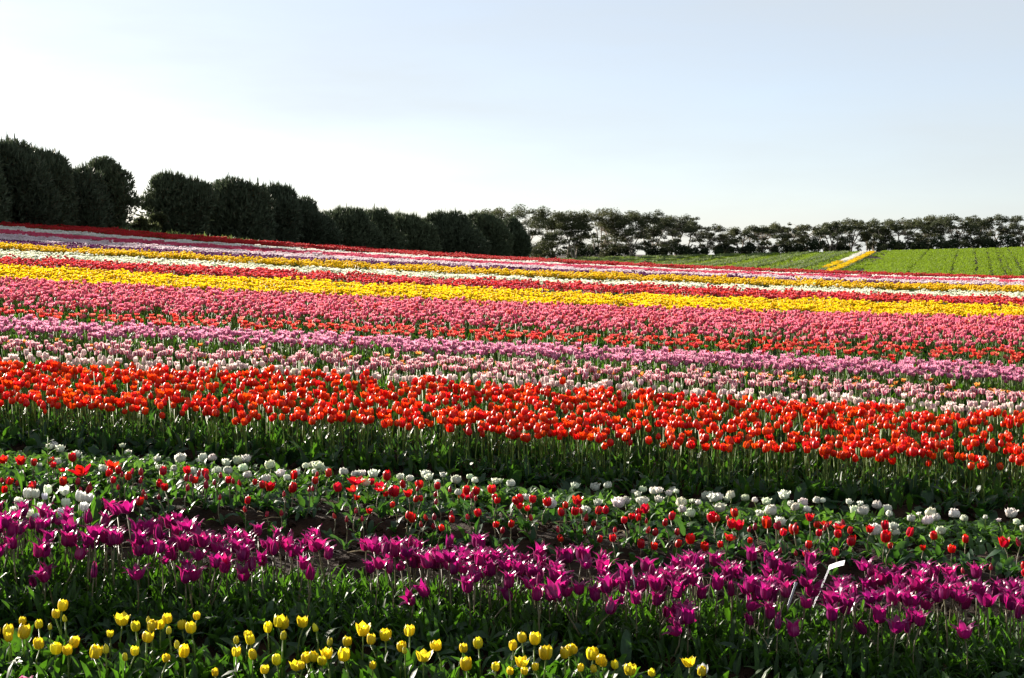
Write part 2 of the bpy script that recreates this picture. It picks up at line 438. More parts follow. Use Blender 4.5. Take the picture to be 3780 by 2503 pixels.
class Geo:
    """collects pieces into one mesh; parts can be welded at a shared hub vertex so the mesh stays one piece"""
    def __init__(s): s.V, s.F, s.pu, s.pv, s.ti, s.mi = [], [], [], [], [], []; s.n = 0
    def add(s, V, F, pu=None, pv=None, tint=0.0, mat=0):
        V = np.asarray(V)
        s.V.append(V); s.F += [tuple(k + s.n for k in f) for f in F]
        s.pu.append(np.zeros(len(V)) if pu is None else pu); s.pv.append(np.zeros(len(V)) if pv is None else pv)
        s.ti.append(np.full(len(V), tint)); s.mi += [mat] * len(F); s.n += len(V)
    def mesh(s, name, mats, smooth=True):
        return mesh_from(name, np.concatenate(s.V), s.F, mats, {'pu': np.concatenate(s.pu), 'pv': np.concatenate(s.pv), 'tint': np.concatenate(s.ti)}, smooth, s.mi)

def hub_weld(G, V, F, pu, pv, nv, hub, tint=0.0, mat=0):
    """add a petal whose base row collapses onto vertex index hub"""
    first = nv + 1
    base = G.n
    keep = V[first:]
    mp = lambda k: hub if k < first else base + k - first
    G.V.append(keep); G.pu.append(pu[first:]); G.pv.append(pv[first:]); G.ti.append(np.full(len(keep), tint)); G.n += len(keep)
    for f in F:
        g = []
        for k in f:
            q = mp(k)
            if q not in g: g.append(q)
        if len(g) > 2: G.F.append(tuple(g)); G.mi.append(mat)

def flower_geo(G, shape, Rm, H, rs, nu=4, nv=2, n_in=3, at=(0, 0, 0), tilt=None, tint=0.0, mat=0, ruffle=0.0, layers=None):
    hub = G.n
    G.V.append(np.array([at], dtype=float)); G.pu.append(np.zeros(1)); G.pv.append(np.zeros(1)); G.ti.append(np.full(1, tint)); G.n += 1
    ph = rs.uniform(0, 6.28)
    todo = layers or [(shape, 3, 0.0, 1.0), (shape, n_in, 1.0, .97)]
    for sh, cnt, inner, k in todo:
        for q in range(cnt):
            V, F, pu, pv = petal_VF(sh, Rm * k, H * (1 + rs.uniform(-.05, .05)), rs, nu, nv, inner, ruffle)
            V = rot_z(V, ph + q * 2 * math.pi / cnt + inner * math.pi / 3 + rs.uniform(-.12, .12))
            if tilt is not None: V = V @ tilt.T
            V = V + np.array(at)
            hub_weld(G, V, F, pu, pv, nv, hub, tint, mat)

def tube_VF(pts, rad, sides=5):
    pts = np.asarray(pts, dtype=float); n = len(pts)
    rad = np.broadcast_to(np.asarray(rad, dtype=float), (n,))
    V, F = [], []
    for i in range(n):
        t = pts[min(i + 1, n - 1)] - pts[max(i - 1, 0)]
        t = t / (np.linalg.norm(t) + 1e-9)
        a = np.cross(t, [0.0, 1.0, 0.0]) if abs(t[1]) < .9 else np.cross(t, [1.0, 0, 0])
        a /= np.linalg.norm(a) + 1e-9
        b = np.cross(t, a)
        for k in range(sides):
            q = 2 * math.pi * k / sides
            V.append(pts[i] + rad[i] * (math.cos(q) * a + math.sin(q) * b))
    for i in range(n - 1):
        for k in range(sides):
            k2 = (k + 1) % sides
            F.append((i * sides + k, i * sides + k2, (i + 1) * sides + k2, (i + 1) * sides + k))
    F.append(tuple(range((n - 1) * sides, n * sides)))
    return np.array(V), F

def stem_curve(h, bend, n=5):
    t = np.linspace(0, 1, n)
    return np.stack([bend * h * (t ** 2 - t) * 1.0, bend * h * .4 * (t ** 2 - t), h * t], 1)

def leaf_VF(L, W, rs, up=1.15, droop=1.0, nu=6, nv=2, fold=.35):
    """a lance-shaped blade that rises, arches away along +X and folds at the midrib"""
    s = np.linspace(0, 1, nu + 1)
    ang = up - droop * s ** 1.6 + rs.uniform(-.1, .1)
    x = np.concatenate([[0], np.cumsum(np.cos(ang[:-1]) * L / nu)])
    z = np.concatenate([[0], np.cumsum(np.sin(ang[:-1]) * L / nu)])
    w = W * np.interp(s, [0, .15, .4, .65, .85, 1], [.35, .75, 1.0, .85, .5, .03])
    side = rs.uniform(-.15, .15)
    wav = rs.uniform(0, 6.28); tw = rs.uniform(-.9, .9)
    if rs.random() < .3: ang = ang - np.clip(s - rs.uniform(.4, .7), 0, 1) * rs.uniform(1.2, 3.0)      # a bent tip
    x = np.concatenate([[0], np.cumsum(np.cos(ang[:-1]) * L / nu)]); z = np.concatenate([[0], np.cumsum(np.sin(ang[:-1]) * L / nu)])
    V, pu, pv = [], [], []
    for i in range(nu + 1):
        for v in np.linspace(-1, 1, nv + 1):
            nx, nzz = -math.sin(ang[i]), math.cos(ang[i])
            lift = abs(v) * fold * w[i] * (1 - .4 * s[i]) + math.sin(s[i] * 11 + wav + 1.3 * v) * .22 * w[i] * abs(v)
            roll = tw * s[i] * v * w[i]
            V.append((x[i] + nx * (lift + roll * .5), v * w[i] * .92 + side * L * s[i] ** 2, z[i] + nzz * (lift + roll * .5)))
            pu.append(s[i]); pv.append(abs(v))
    F = []
    for i in range(nu):
        for j in range(nv):
            a = i * (nv + 1) + j
            F.append((a, a + 1, a + nv + 2, a + nv + 1))
    return np.array(V), F, np.array(pu), np.array(pv)

def leaf_mesh(name, L, W, mat, seed, up=1.15, droop=1.0, nu=6, nv=2):
    rs = np.random.default_rng(seed)
    G = Geo(); V, F, pu, pv = leaf_VF(L, W, rs, up, droop, nu, nv)
    G.add(V, F, pu, pv, rs.random())
    return G.mesh(name, [mat])

def petal_mesh(name, shape, Rm, H, mat, seed, inner=0.0):
    rs = np.random.default_rng(seed)
    G = Geo(); V, F, pu, pv = petal_VF(shape, Rm, H, rs, 6, 4, inner)
    G.add(V, F, pu, pv, 0.0)
    return G.mesh(name, [mat])

def flower_mesh(name, shape, Rm, H, mat, seed, nu=4, nv=2, ruffle=0.0, layers=None):
    rs = np.random.default_rng(seed)
    G = Geo(); flower_geo(G, shape, Rm, H, rs, nu, nv, 3, ruffle=ruffle, layers=layers)
    return G.mesh(name, [mat])

def heart_mesh(name, Rm, H):
    """base of the flower: receptacle and pistil, turned"""
    pts = [(0, 0, -.01 * H), (0, 0, .05 * H), (0, 0, .25 * H), (0, 0, .45 * H)]
    V, F = tube_VF(pts, [Rm * .12, Rm * .26, Rm * .12, Rm * .16], 6)
    G = Geo(); G.add(V, F); return G.mesh(name, [M['pistil']])

def stem_mesh(name, h, bend, mat, rad=.0042):
    V, F = tube_VF(stem_curve(h, bend), [rad * 1.15, rad, rad, rad * .95, rad * .9], 5)
    G = Geo(); G.add(V, F); return G.mesh(name, [mat])

# ------------------------------------------------------------------ individual tulips
# kind: petal shapes to choose from (name, shape), radius, height, stem height, leaf sizes
KINDS = {
 'yellow_tulip': dict(mat='yellow', shapes=dict(cup=CUP, open=OPEN, bud=BUD), R=.0245, H=.058, stem='stem', leaf=('leaf', .165, .022, 1.2, .9), nleaf=3),
 'white_tulip': dict(mat='white', shapes=dict(cup=CUP, open=OPEN), R=.026, H=.060, stem='stem', leaf=('leaf', .19, .022, 1.2, .8), nleaf=3),
 'red_tulip': dict(mat='red', shapes=dict(cup=CUP, open=OPEN, bud=BUD, wide=WIDE), R=.0265, H=.068, stem='stem_dark', leaf=('leaf_blue', .145, .026, 1.0, 1.0), nleaf=3),
 'purple_tulip': dict(mat='purple', shapes=dict(lily=LILY, lilywide=LILY_WIDE, lilybud=LILY_BUD, star=STAR), R=.026, H=.078, stem='stem_dark', leaf=('leaf', .18, .016, 1.25, .8), nleaf=3),
}
LIB = {}
def lib(kind):
    if kind in LIB: return LIB[kind]
    k = KINDS[kind]; d = {'pet': {}}
    for sn, sh in k['shapes'].items():
        mat = M['yellow_bud'] if (kind == 'yellow_tulip' and sn == 'bud') else M['red_bud'] if (kind == 'red_tulip' and sn == 'bud') else M[k['mat']]
        rr = k['R'] * (.80 if 'bud' in sn else 1.0)
        hh = k['H'] * (.94 if 'bud' in sn else 1.0)
        d['pet'][sn] = [[petal_mesh('petal', sh, rr, hh, mat, 100 + q * 7 + i, i) for q in range(4)] for i in (0, 1)]
    d['heart'] = heart_mesh('flower', k['R'], k['H'])
    d['stem'] = [stem_mesh('stem', 1.0, b, M[k['stem']], .0040) for b in (-.10, -.03, .04, .11)]
    lm, L, W, up, dr = k['leaf']
    d['leaf'] = [leaf_mesh('leaf', L * s, W * s2, M[lm], 40 + i, up + du, dr + dd) for i, (s, s2, du, dd) in enumerate(
        [(1, 1, 0, 0), (.85, 1.1, .15, -.3), (1.1, .9, .1, .2), (.75, 1.0, -.2, .3), (.95, 1.2, -.1, .5), (1.15, .8, .22, -.1)])]
    LIB[kind] = d
    return d

def make_tulip(kind, x, y, h, shape, rs, lean=None, hs=1.0, leaves=None):
    """tulip (Empty) > stem, leaf ..., flower > petal ..."""
    d = lib(kind); k = KINDS[kind]
    z = gz(x, y)
    t = bpy.data.objects.new(kind, None); COL.objects.link(t)
    t.empty_display_size = .02
    t.location = (x, y, z - .005)
    t.rotation_euler = (0, 0, rs.uniform(0, 6.28))
    if lean is None: lean = abs(rs.normal(0, .10))
    la = rs.uniform(0, 6.28)
    st = obj('stem', d['stem'][rs.integers(len(d['stem']))], t, None, None, (1, 1, 1))
    st.scale = (h * .9 if False else 1.0, 1.0, h)
    st.rotation_euler = (lean * math.cos(la), lean * math.sin(la), 0)
    top = Euler(st.rotation_euler).to_matrix() @ Vector((0, 0, h))
    fl = obj('flower', d['heart'], t, top, None, hs)
    q = Euler((lean * 1.25 * math.cos(la) + rs.normal(0, .06), lean * 1.25 * math.sin(la) + rs.normal(0, .06), rs.uniform(0, 6.28)))
    fl.rotation_euler = q
    b = rs.uniform(.72, 1.12); hueshift = rs.normal(0, .06)
    tintc = (b * (1 - max(0, -hueshift)), b * (1 + hueshift), b * (1 - hueshift * .5), 1)
    age = rs.normal(0, .05)
    for inner in (0, 1):
        for c in range(3):
            p = obj('petal', d['pet'][shape][inner][rs.integers(4)], fl)
            p.color = tintc
            flare = rs.normal(0, .07) + age
            p.rotation_euler = Euler((0, flare, (c * 2 + inner) * math.pi / 3 + rs.normal(0, .08)), 'XYZ')
            s = 1 + rs.normal(0, .03); p.scale = (s, s, s * (1 + rs.normal(0, .03)))
    n = k['nleaf'] if leaves is None else leaves
    a0 = rs.uniform(0, 6.28)
    for i in range(n):
        lf = obj('leaf', d['leaf'][rs.integers(len(d['leaf']))], t, (0, 0, .01 * i), (rs.normal(0, .1), rs.normal(0, .1), a0 + i * 6.28 / n + rs.normal(0, .4)), rs.uniform(.75, 1.1))
    ax, ay, rz = lean * math.cos(la), lean * math.sin(la), t.rotation_euler.z
    return t, ay * math.cos(rz) + ax * math.sin(rz)

MIDLIB = {}
def mid_tulip(kind, flowers, stems, leaves, x, y, h, rs, hs=1.0, nl=2):
    """a tulip farther off: flower, stem and leaves as one mesh each"""
    t = bpy.data.objects.new(kind, None); COL.objects.link(t)
    t.empty_display_size = .02
    t.location = (x, y, gz(x, y) - .005); t.rotation_euler = (rs.normal(0, .05), rs.normal(0, .05), rs.uniform(0, 6.28))
    obj('stem', stems[rs.integers(len(stems))], t, None, None, (1, 1, h))
    fi = int(rs.integers(len(flowers)))
    b = rs.uniform(.75, 1.12)
    tx, ty = rs.normal(0, .13), rs.normal(0, .13)
    fo = obj('flower', flowers[fi], t, (0, 0, h), (tx, ty, rs.uniform(0, 6.28)), hs * (1 + rs.normal(0, .09)))
    fo.color = (b, b * (1 + rs.normal(0, .05)), b, 1)
    a0 = rs.uniform(0, 6.28)
    for i in range(nl):
        obj('leaf', leaves[rs.integers(len(leaves))], t, None, (0, 0, a0 + i * 2.6 + rs.normal(0, .3)), rs.uniform(.8, 1.1))
    rz = t.rotation_euler.z
    return t, ty * math.cos(rz) + tx * math.sin(rz), fi

# ------------------------------------------------------------------ masses: points with instanced clumps
PROTO = bpy.data.collections.new('prototypes')          # holds clump meshes only, not linked to the scene
def scatter_group(coll):
    ng = bpy.data.node_groups.new('scatter_' + coll.name, 'GeometryNodeTree')
    ng.interface.new_socket('Geometry', in_out='INPUT', socket_type='NodeSocketGeometry')
    ng.interface.new_socket('Geometry', in_out='OUTPUT', socket_type='NodeSocketGeometry')
    N, L = ng.nodes, ng.links
    gi, go = N.new('NodeGroupInput'), N.new('NodeGroupOutput')
    ci = N.new('GeometryNodeCollectionInfo'); ci.inputs['Collection'].default_value = coll
    ci.inputs['Separate Children'].default_value = True; ci.inputs['Reset Children'].default_value = True
    ip = N.new('GeometryNodeInstanceOnPoints'); ip.inputs['Pick Instance'].default_value = True
    def attr(nm, ty):
        a = N.new('GeometryNodeInputNamedAttribute'); a.data_type = ty; a.inputs['Name'].default_value = nm
        return a.outputs['Attribute']
    e2r = N.new('FunctionNodeEulerToRotation')
    L.new(attr('rt', 'FLOAT_VECTOR'), e2r.inputs[0]); L.new(e2r.outputs[0], ip.inputs['Rotation'])
    L.new(attr('sc', 'FLOAT_VECTOR'), ip.inputs['Scale'])
    L.new(attr('pick', 'INT'), ip.inputs['Instance Index'])
    L.new(gi.outputs[0], ip.inputs['Points']); L.new(ci.outputs[0], ip.inputs['Instance'])
    L.new(ip.outputs[0], go.inputs[0])
    return ng

def proto_collection(name, meshes):
    c = bpy.data.collections.new(name)
    for i, me in enumerate(meshes):
        c.objects.link(bpy.data.objects.new('%s_%02d' % (name, i), me))
    return c

def scatter(name, pts, coll, label, sc=1.0, scv=.15, tilt=.06, rs=rng, scz=None):
    pts = np.asarray(pts, dtype=np.float32); n = len(pts)
    me = bpy.data.meshes.new(name)
    me.vertices.add(n); me.vertices.foreach_set('co', pts.ravel())
    rt = np.stack([rs.normal(0, tilt, n), rs.normal(0, tilt, n), rs.uniform(0, 6.283, n)], 1).astype(np.float32)
    s = np.clip(rs.normal(1, scv, n), .5, 1.6) * sc
    s3 = np.repeat(s[:, None], 3, 1)
    if scz is not None: s3[:, 2] *= scz
    a = me.attributes.new('rt', 'FLOAT_VECTOR', 'POINT'); a.data.foreach_set('vector', rt.ravel())
    a = me.attributes.new('sc', 'FLOAT_VECTOR', 'POINT'); a.data.foreach_set('vector', s3.astype(np.float32).ravel())
    a = me.attributes.new('pick', 'INT', 'POINT'); a.data.foreach_set('value', rs.integers(0, len(coll.objects), n).astype(np.int32))
    me.update()
    o = obj(name, me)
    md = o.modifiers.new('scatter', 'NODES'); md.node_group = scatter_group(coll)
    tag(o, label, None, None, 'stuff')
    return o

def bed_points(u0, u1, dens, vmax=.40, jitter=True, back=0.0, rs=rng):
    """random points in a bed between row lines u0 and u1, inside the seen wedge and a margin"""
    um = .5 * (u0 + u1)
    W = vmax * u1 * 1.06
    n = int(dens * 2 * W * (u1 - u0))
    x = rs.uniform(-W, W, n)
    q = rs.random(n)
    if back: q = q ** (1 / (1 + back))
    u = u0 + (u1 - u0) * q
    k = np.abs(x / u) < vmax * 1.05
    x, u = x[k], u[k]
    return x, u - ROW_A * x

def leaf_clump(name, L, W, mat, seed, n=4, up=1.15, droop=.9, spread=.06, nu=4):
    rs = np.random.default_rng(seed); G = Geo()
    for i in range(n):
        V, F, pu, pv = leaf_VF(L * rs.uniform(.7, 1.1), W * rs.uniform(.8, 1.15), rs, up + rs.normal(0, .18), droop + rs.normal(0, .25), nu, 2)
        V = rot_z(V, rs.uniform(0, 6.28)) + np.array([rs.normal(0, spread), rs.normal(0, spread), 0])
        G.add(V, F, pu, pv, rs.random())
    return G.mesh(name, [mat])

def tulip_clump(name, mat, h, Rm, H, seed, n=6, size=.4, shape=CUP, nu=3, nv=2, leafmat='leaf', nleaf=5, leafL=.24, leafW=.022, hv=.06, bare=0.0, ruffle=0.0):
    """several tulips of a bed in one mesh: heads, stems, leaves"""
    rs = np.random.default_rng(seed); G = Geo()
    for i in range(n):
        px, py = rs.uniform(-size / 2, size / 2, 2); hh = h * (1 + rs.normal(0, hv))
        if rs.random() >= bare:
            T = np.array(Euler((rs.normal(0, .14), rs.normal(0, .14), 0)).to_matrix())
            flower_geo(G, shape, Rm * rs.uniform(.88, 1.1), H * rs.uniform(.9, 1.08), rs, nu, nv, 3, (px, py, hh), T, rs.random(), 0, ruffle)
            V, F = tube_VF([(px, py, 0), (px, py, hh * .5), (px, py, hh)], .0045, 3); G.add(V, F, None, None, rs.random(), 1)
    for i in range(nleaf):
        px, py = rs.uniform(-size / 2, size / 2, 2)
        V, F, pu, pv = leaf_VF(leafL * rs.uniform(.75, 1.15), leafW * rs.uniform(.8, 1.2), rs, 1.25 + rs.normal(0, .15), .7 + rs.normal(0, .25), 3, 2)
        V = rot_z(V, rs.uniform(0, 6.28)) + np.array([px, py, 0]); G.add(V, F, pu, pv, rs.random(), 2)
    return G.mesh(name, [M[mat], M['stem'], M[leafmat]])

# ------------------------------------------------------------------ labels
THINGS = []          # (object, kind phrase, state, lean, height word, place in bed, X in photo, group)
TENTH = ['first', 'second', 'third', 'fourth', 'fifth', 'sixth', 'seventh', 'eighth', 'ninth', 'last']
def photo_x(x, y): return CX + FPX * x / y
def note(o, what, state, lean, hw, where, x, y, group, cat='tulip'):
    THINGS.append((o, what, state, lean, hw, where, photo_x(x, y), group, cat))
def finish_labels():
    by = {}
    for o, what, state, lean, hw, where, X, group, cat in THINGS:
        k = int(min(9, max(0, X / IMW * 10)))
        ln = 'leaning left' if lean < -.09 else 'leaning right' if lean > .09 else 'upright'
        place = 'in the %s tenth from the left' % TENTH[k] if k < 9 else 'in the last tenth by the right edge'
        lab = ' '.join(w for w in (state, hw, what, ln, where) if w)
        by.setdefault((lab, place), []).append((X, o, group, cat))
    for (lab, place), items in by.items():
        items.sort(key=lambda p: p[0])
        for i, (X, o, group, cat) in enumerate(items):
            l = lab + ', ' + place
            if len(items) == 2: l = ('left one of two: ', 'right one of two: ')[i] + lab + ', ' + place.replace('in the ', '')
            elif len(items) == 3: l = ('left one of three: ', 'middle of three: ', 'right one of three: ')[i] + lab + ', ' + place.replace('in the ', '')
            w = l.split()
            if len(w) > 16: w = [q for q in w if q not in ('the', 'its', 'one')]
            if len(w) > 16: w = [q for q in w if q not in ('upright', 'tall', 'of')]
            tag(o, ' '.join(w[:16]), cat, group)

# ------------------------------------------------------------------ beds of the foreground, bloom by bloom
YEL = [  # photo pixel of the bloom's middle, height in pixels, b = bud, o = open
 (4,2350,46),(13,2353,49),(34,2367,38),(95,2297,32),(94,2338,56),(143,2315,36),(209,2293,36),(184,2329,28,'b'),(240,2308,28,'b'),(238,2236,44),(162,2386,46),
 (236,2376,46),(216,2408,48),(243,2419,42),(452,2308,49,'o'),(400,2354,25),(500,2351,42),(561,2312,27,'b'),(561,2346,44),(593,2319,38),(625,2301,40),(675,2276,38),
 (728,2295,32),(708,2346,46),(519,2357,32,'b'),(626,2373,32,'b'),(528,2396,44),(350,2443,53),(392,2430,40,'b'),(487,2438,38),(462,2462,34,'b'),(619,2448,33),(677,2430,51),
 (656,2415,34,'b'),(800,2498,30),(880,2438,38),(928,2445,40),(886,2384,32,'b'),(903,2363,34),(929,2367,42),(989,2352,40),(1019,2318,51),(1047,2329,44),(1040,2381,38,'b'),
 (1117,2330,46,'o'),(1144,2343,36,'b'),(1023,2455,44),(1013,2489,38),(977,2498,24),(1093,2489,42,'o'),(1123,2498,24),(1137,2462,44),(1162,2464,40),(1201,2457,46,'o'),
 (1191,2481,38),(1271,2460,55),(1286,2390,40),(1342,2354,53,'o'),(1370,2387,44),(1414,2368,48),(1516,2368,44),(1466,2422,42),(1506,2430,30,'b'),(1568,2453,49,'o'),
 (1611,2414,44),(1374,2493,32),(1218,2407,34,'b'),(1706,2418,37),(1776,2394,44),(1723,2476,53),(1825,2481,37),(1890,2423,39),(1922,2395,42),(1977,2405,49),(2016,2449,58),
 (1912,2481,44,'o'),(1881,2497,26),(1927,2497,28),(2077,2455,44),(2101,2444,44),(2113,2435,37),(2174,2449,49),(2212,2461,44),(2241,2474,35),(2144,2495,26),(2213,2495,28),
 (2278,2490,34),(2328,2483,49),(2412,2497,22),(1979,2500,18),(2555,2455,44,'o'),(2588,2484,40)]
WHI = [(41,1828,38),(73,1813,40),(125,1814,36),(156,1822,27),(192,1791,38),(239,1799,38),(255,1828,36),(304,1810,38),(320,1800,44),(57,1857,34),(92,1861,40),(135,1859,32),
 (122,1877,33),(144,1875,33),(219,1871,36),(233,1885,27),(255,1880,34),(175,1890,38),(322,1857,36),(160,1916,26)]
def R_(x0, y0, s, L): return [(int(x0 + a[0] / s), int(y0 + a[1] / s), int(a[2] / s)) + tuple(a[3:]) for a in L]
RED = (R_(0,1620,2.631,[(65,148,90,'o'),(200,242,105,'o'),(335,245,80),(495,235,100),(510,278,55,'o'),(555,277,60),(600,300,40,'w'),(695,205,95),(875,285,130,'w'),(1048,243,100,'w'),(28,365,65),(98,350,85),
 (85,425,75),(135,380,55),(268,405,85),(397,365,80),(600,375,95),(707,378,80),(755,420,65,'b'),(845,395,60),(885,435,85),(1018,345,80),(1070,340,80),(1092,380,75),(1150,315,85),(1192,360,60),(1245,372,90),
 (1283,325,65,'b'),(1383,345,85),(1325,388,55),(1358,415,50),(1150,420,60),(1365,480,90),(1338,570,90),(1450,513,60),(1600,345,95),(1535,450,80),(1608,450,80),(1572,520,65),(1770,345,85),(1923,390,70),
 (2005,375,85),(1985,410,90),(1825,420,80),(1865,435,80),(1828,490,85),(1915,455,75),(2000,495,95),(2080,460,65,'b'),(2132,400,65,'b'),(2215,445,80),(2280,455,65,'b'),(2352,470,75,'b'),(2152,535,60)])
 + R_(800,1700,2.631,[(292,330,80),(275,397,75),(387,245,65),(457,260,85),(520,285,100,'o'),(625,405,70,'b'),(640,307,65,'b'),(517,415,45),(700,280,110),(755,220,90),(853,322,65),(980,205,60,'b'),(985,268,80),
 (938,312,60),(1090,188,90),(1165,315,100),(1350,222,110,'w'),(1310,328,70,'w'),(1360,372,50,'o'),(1107,455,60,'b'),(1370,450,60,'b'),(1250,520,60,'b'),(1418,520,60,'b'),(1485,455,65,'o'),(1500,260,70),
 (1595,210,105,'o'),(1657,215,110),(1590,325,70,'w'),(1675,345,85),(1745,340,120),(1615,368,40,'o'),(1730,440,50),(1828,262,85),(1863,378,85,'o'),(1928,412,75),(1988,410,60),(1977,290,85),(1925,325,50,'b'),
 (1847,465,80),(1903,512,95),(1980,495,75),(1992,565,60,'b'),(2093,487,75),(2085,560,55,'b'),(2155,290,80),(2140,358,65,'b'),(2145,450,60),(2268,315,65),(2237,512,95),(2165,595,70),(2293,555,75)])
 + R_(1600,1750,2.631,[(293,150,100,'w'),(305,210,100),(420,225,90),(375,290,75),(415,285,60),(588,208,95),(607,315,70),(650,325,70),(410,395,85),(325,387,60),(738,322,85),(833,318,100),(870,375,75,'o'),
 (915,395,50,'o'),(970,298,85),(965,433,70,'b'),(775,445,75),(595,468,55),(638,445,70),(640,497,75),(1075,335,95),(1245,428,85),(1285,368,70),(1350,395,90),(1432,343,65,'b'),(1465,388,65),(1375,300,95,'o'),
 (1432,435,90),(1452,503,50),(1330,528,75),(1543,367,90),(1558,467,70),(1675,358,85),(1617,550,75),(1745,548,80),(1850,465,75),(1925,420,70),(1968,428,75),(2007,377,75),(2070,343,95),(2120,450,65),
 (1980,565,100),(2092,515,75),(2162,510,80),(2140,615,80),(2253,480,75),(2295,425,90),(2300,590,85),(1210,490,45,'b'),(1768,490,50,'b')])
 + R_(2400,1800,2.631,[(262,378,80),(395,420,110),(540,475,95),(592,315,110),(672,343,70),(670,465,70),(742,305,60,'b'),(830,282,90),(790,380,100),(868,370,110,'o'),(745,430,80,'w'),(945,425,60),(960,450,60),
 (1018,388,80),(1075,512,75),(1170,335,125),(1250,372,95),(1208,390,50),(1313,458,80),(1255,500,65),(1395,420,115),(1435,400,95),(1425,540,55),(1510,500,85),(1545,320,85,'o'),(1620,378,70),(1700,340,75,'w'),
 (1715,390,45),(1680,420,60,'b'),(1630,470,80),(1573,585,75),(1840,420,80,'w'),(1870,375,90),(1830,495,90),(1815,560,90),(1925,480,75),(1955,545,110)])
 + R_(3100,1850,3.482,[(392,405,110,'o'),(595,360,130),(578,505,165),(658,580,85),(803,467,130),(1085,620,60,'o'),(1280,525,125),(1440,635,110),(1628,525,110),(1650,800,90),(2118,570,150,'o'),(2280,590,125),
 (2330,740,110),(1980,762,90),(2360,870,100)]))
DWH = (R_(0,1620,2.631,[(540,75,70),(485,100,70),(570,125,80),(315,190,60),(580,195,70),(755,160,80),(1225,110,70),(1185,130,60),(985,275,70),(1770,215,95),(1535,225,75),(1940,160,70),(1975,210,85),(2055,175,70),(2190,250,80),
 (2330,190,90),(1920,290,70),(1870,300,70),(2115,345,80),(2210,345,75),(1570,310,70),(1680,310,65)])
 + R_(800,1700,2.631,[(285,15,90),(545,65,80),(270,95,70),(310,185,80),(640,130,85),(690,155,60),(790,132,70),(490,210,80),(860,85,75),(935,80,60),(985,100,80),(1035,90,70),(1080,115,60),(925,135,55),(940,175,75),
 (1240,135,80),(1335,145,65),(1410,165,55),(1440,135,70),(1520,155,80),(1415,75,60),(1450,258,75),(1780,190,70),(1880,190,75),(2015,160,80),(2070,185,75),(2195,180,75),(1810,235,60),(2145,230,50),(2310,250,80)])
 + R_(1600,1750,2.631,[(345,50,60),(410,98,60),(230,210,70),(605,90,70),(650,90,60),(755,115,80),(900,205,75),(1140,248,100),(1365,100,75),(1580,95,85),(1700,75,70),(1470,262,95),(1590,235,80),(1805,255,105),
 (1860,255,70),(1985,195,80),(2035,125,70),(2150,180,75),(2195,205,60),(2180,255,90),(2300,222,75),(2050,280,90),(2015,260,70),(1950,120,50),(2105,130,45),(2330,100,60),(2345,160,50)])
 + R_(2400,1800,2.631,[(315,150,95),(385,200,95),(310,240,80),(545,35,90),(610,35,80),(665,65,85),(630,120,110),(680,195,100),(735,130,70),(805,90,110),(950,90,85),(470,180,60),(410,155,50),(1300,115,120),
 (1475,115,95),(1140,160,80),(1015,170,60),(1050,235,80),(1180,245,100),(1260,300,110),(1380,185,65),(1420,225,75),(1510,225,70),(1625,120,65),(1690,125,50),(1790,340,85),(1985,235,90),(2065,255,90),(2200,120,110),
 (2115,130,80),(2310,165,80),(1930,170,60),(2195,365,120),(2305,280,50),(2045,190,60),(2340,400,80)])
 + R_(3100,1850,3.482,[(910,230,100),(1165,150,120),(1145,260,140),(1265,235,110),(1285,420,150),(1170,380,90),(1485,140,115),(1605,255,100),(1030,160,60),(2190,215,120),(2255,320,90),(2350,395,95),(2075,320,60),(1870,275,50),(690,370,120)]))

rs = np.random.default_rng(21)
def dist_scale(px, y, H):            # how big the bloom is, from its height in the photograph
    return float(np.clip(px * y / FPX / H, .62, 1.45))

for it in YEL:
    X, Y, px = it[:3]; f = it[3] if len(it) > 3 else ''
    hb = .20 + .05 * rs.random() + (.05 if (X, Y) in ((238, 2236),) else 0)
    x, y = at_pixel(X, Y, hb)
    sh = 'bud' if f == 'b' else 'open' if f == 'o' else 'cup'
    s = dist_scale(px, y, .058)
    t, ln = make_tulip('yellow_tulip', x, y, hb - .030 * s, sh, rs, hs=s)
    u = y + ROW_A * x
    note(t, 'yellow tulip', {'bud': 'closed greenish', 'open': 'wide open', 'cup': 'cupped'}[sh], ln, 'big' if s > 1.0 else 'small' if s < .78 else '',
         'in the back row' if u > 6.85 else 'in the middle row' if u > 6.5 else 'in the front row', x, y, 'yellow tulips in the nearest bed')
for it in WHI:
    X, Y, px = it
    hb = .34 - .06 * (Y - 1790) / 120 + .03 * rs.random()
    x, y = at_pixel(X, Y, hb)
    s = dist_scale(px, y, .060)
    t, ln = make_tulip('white_tulip', x, y, hb - .03 * s, 'open' if px > 37 and rs.random() < .3 else 'cup', rs, hs=s, lean=abs(rs.normal(.08, .08)))
    note(t, 'white cup tulip', '', ln, 'big' if s > 1.02 else 'small' if s < .85 else '', 'behind the purple bed, %s row' % ('upper' if Y < 1835 else 'lower'), x, y, 'white single tulips by the purple bed')
for it in RED:
    X, Y, px = it[:3]; f = it[3] if len(it) > 3 else ''
    hb = .17 + .05 * rs.random()
    x, y = at_pixel(X, Y, hb)
    small = px < 26
    sh = 'bud' if f == 'b' or (small and f == '' and rs.random() < .6) else 'open' if f == 'o' else 'wide' if f == 'w' else 'cup' if rs.random() < .8 else 'bud'
    s = dist_scale(px, y, .068 if sh != 'wide' else .062)
    t, ln = make_tulip('red_tulip', x, y, max(.07, hb - .034 * s), sh, rs, hs=s, lean=abs(rs.normal(0, .13)))
    u = y + ROW_A * x
    note(t, 'red tulip', {'bud': 'closed', 'open': 'open', 'cup': 'cupped', 'wide': 'splayed'}[sh], ln, 'big' if s > .95 else 'small' if s < .75 else '',
         'at bed back' if u > 10.75 else 'at bed front' if u < 10.35 else 'mid bed', x, y, 'red tulips in the sparse bed')

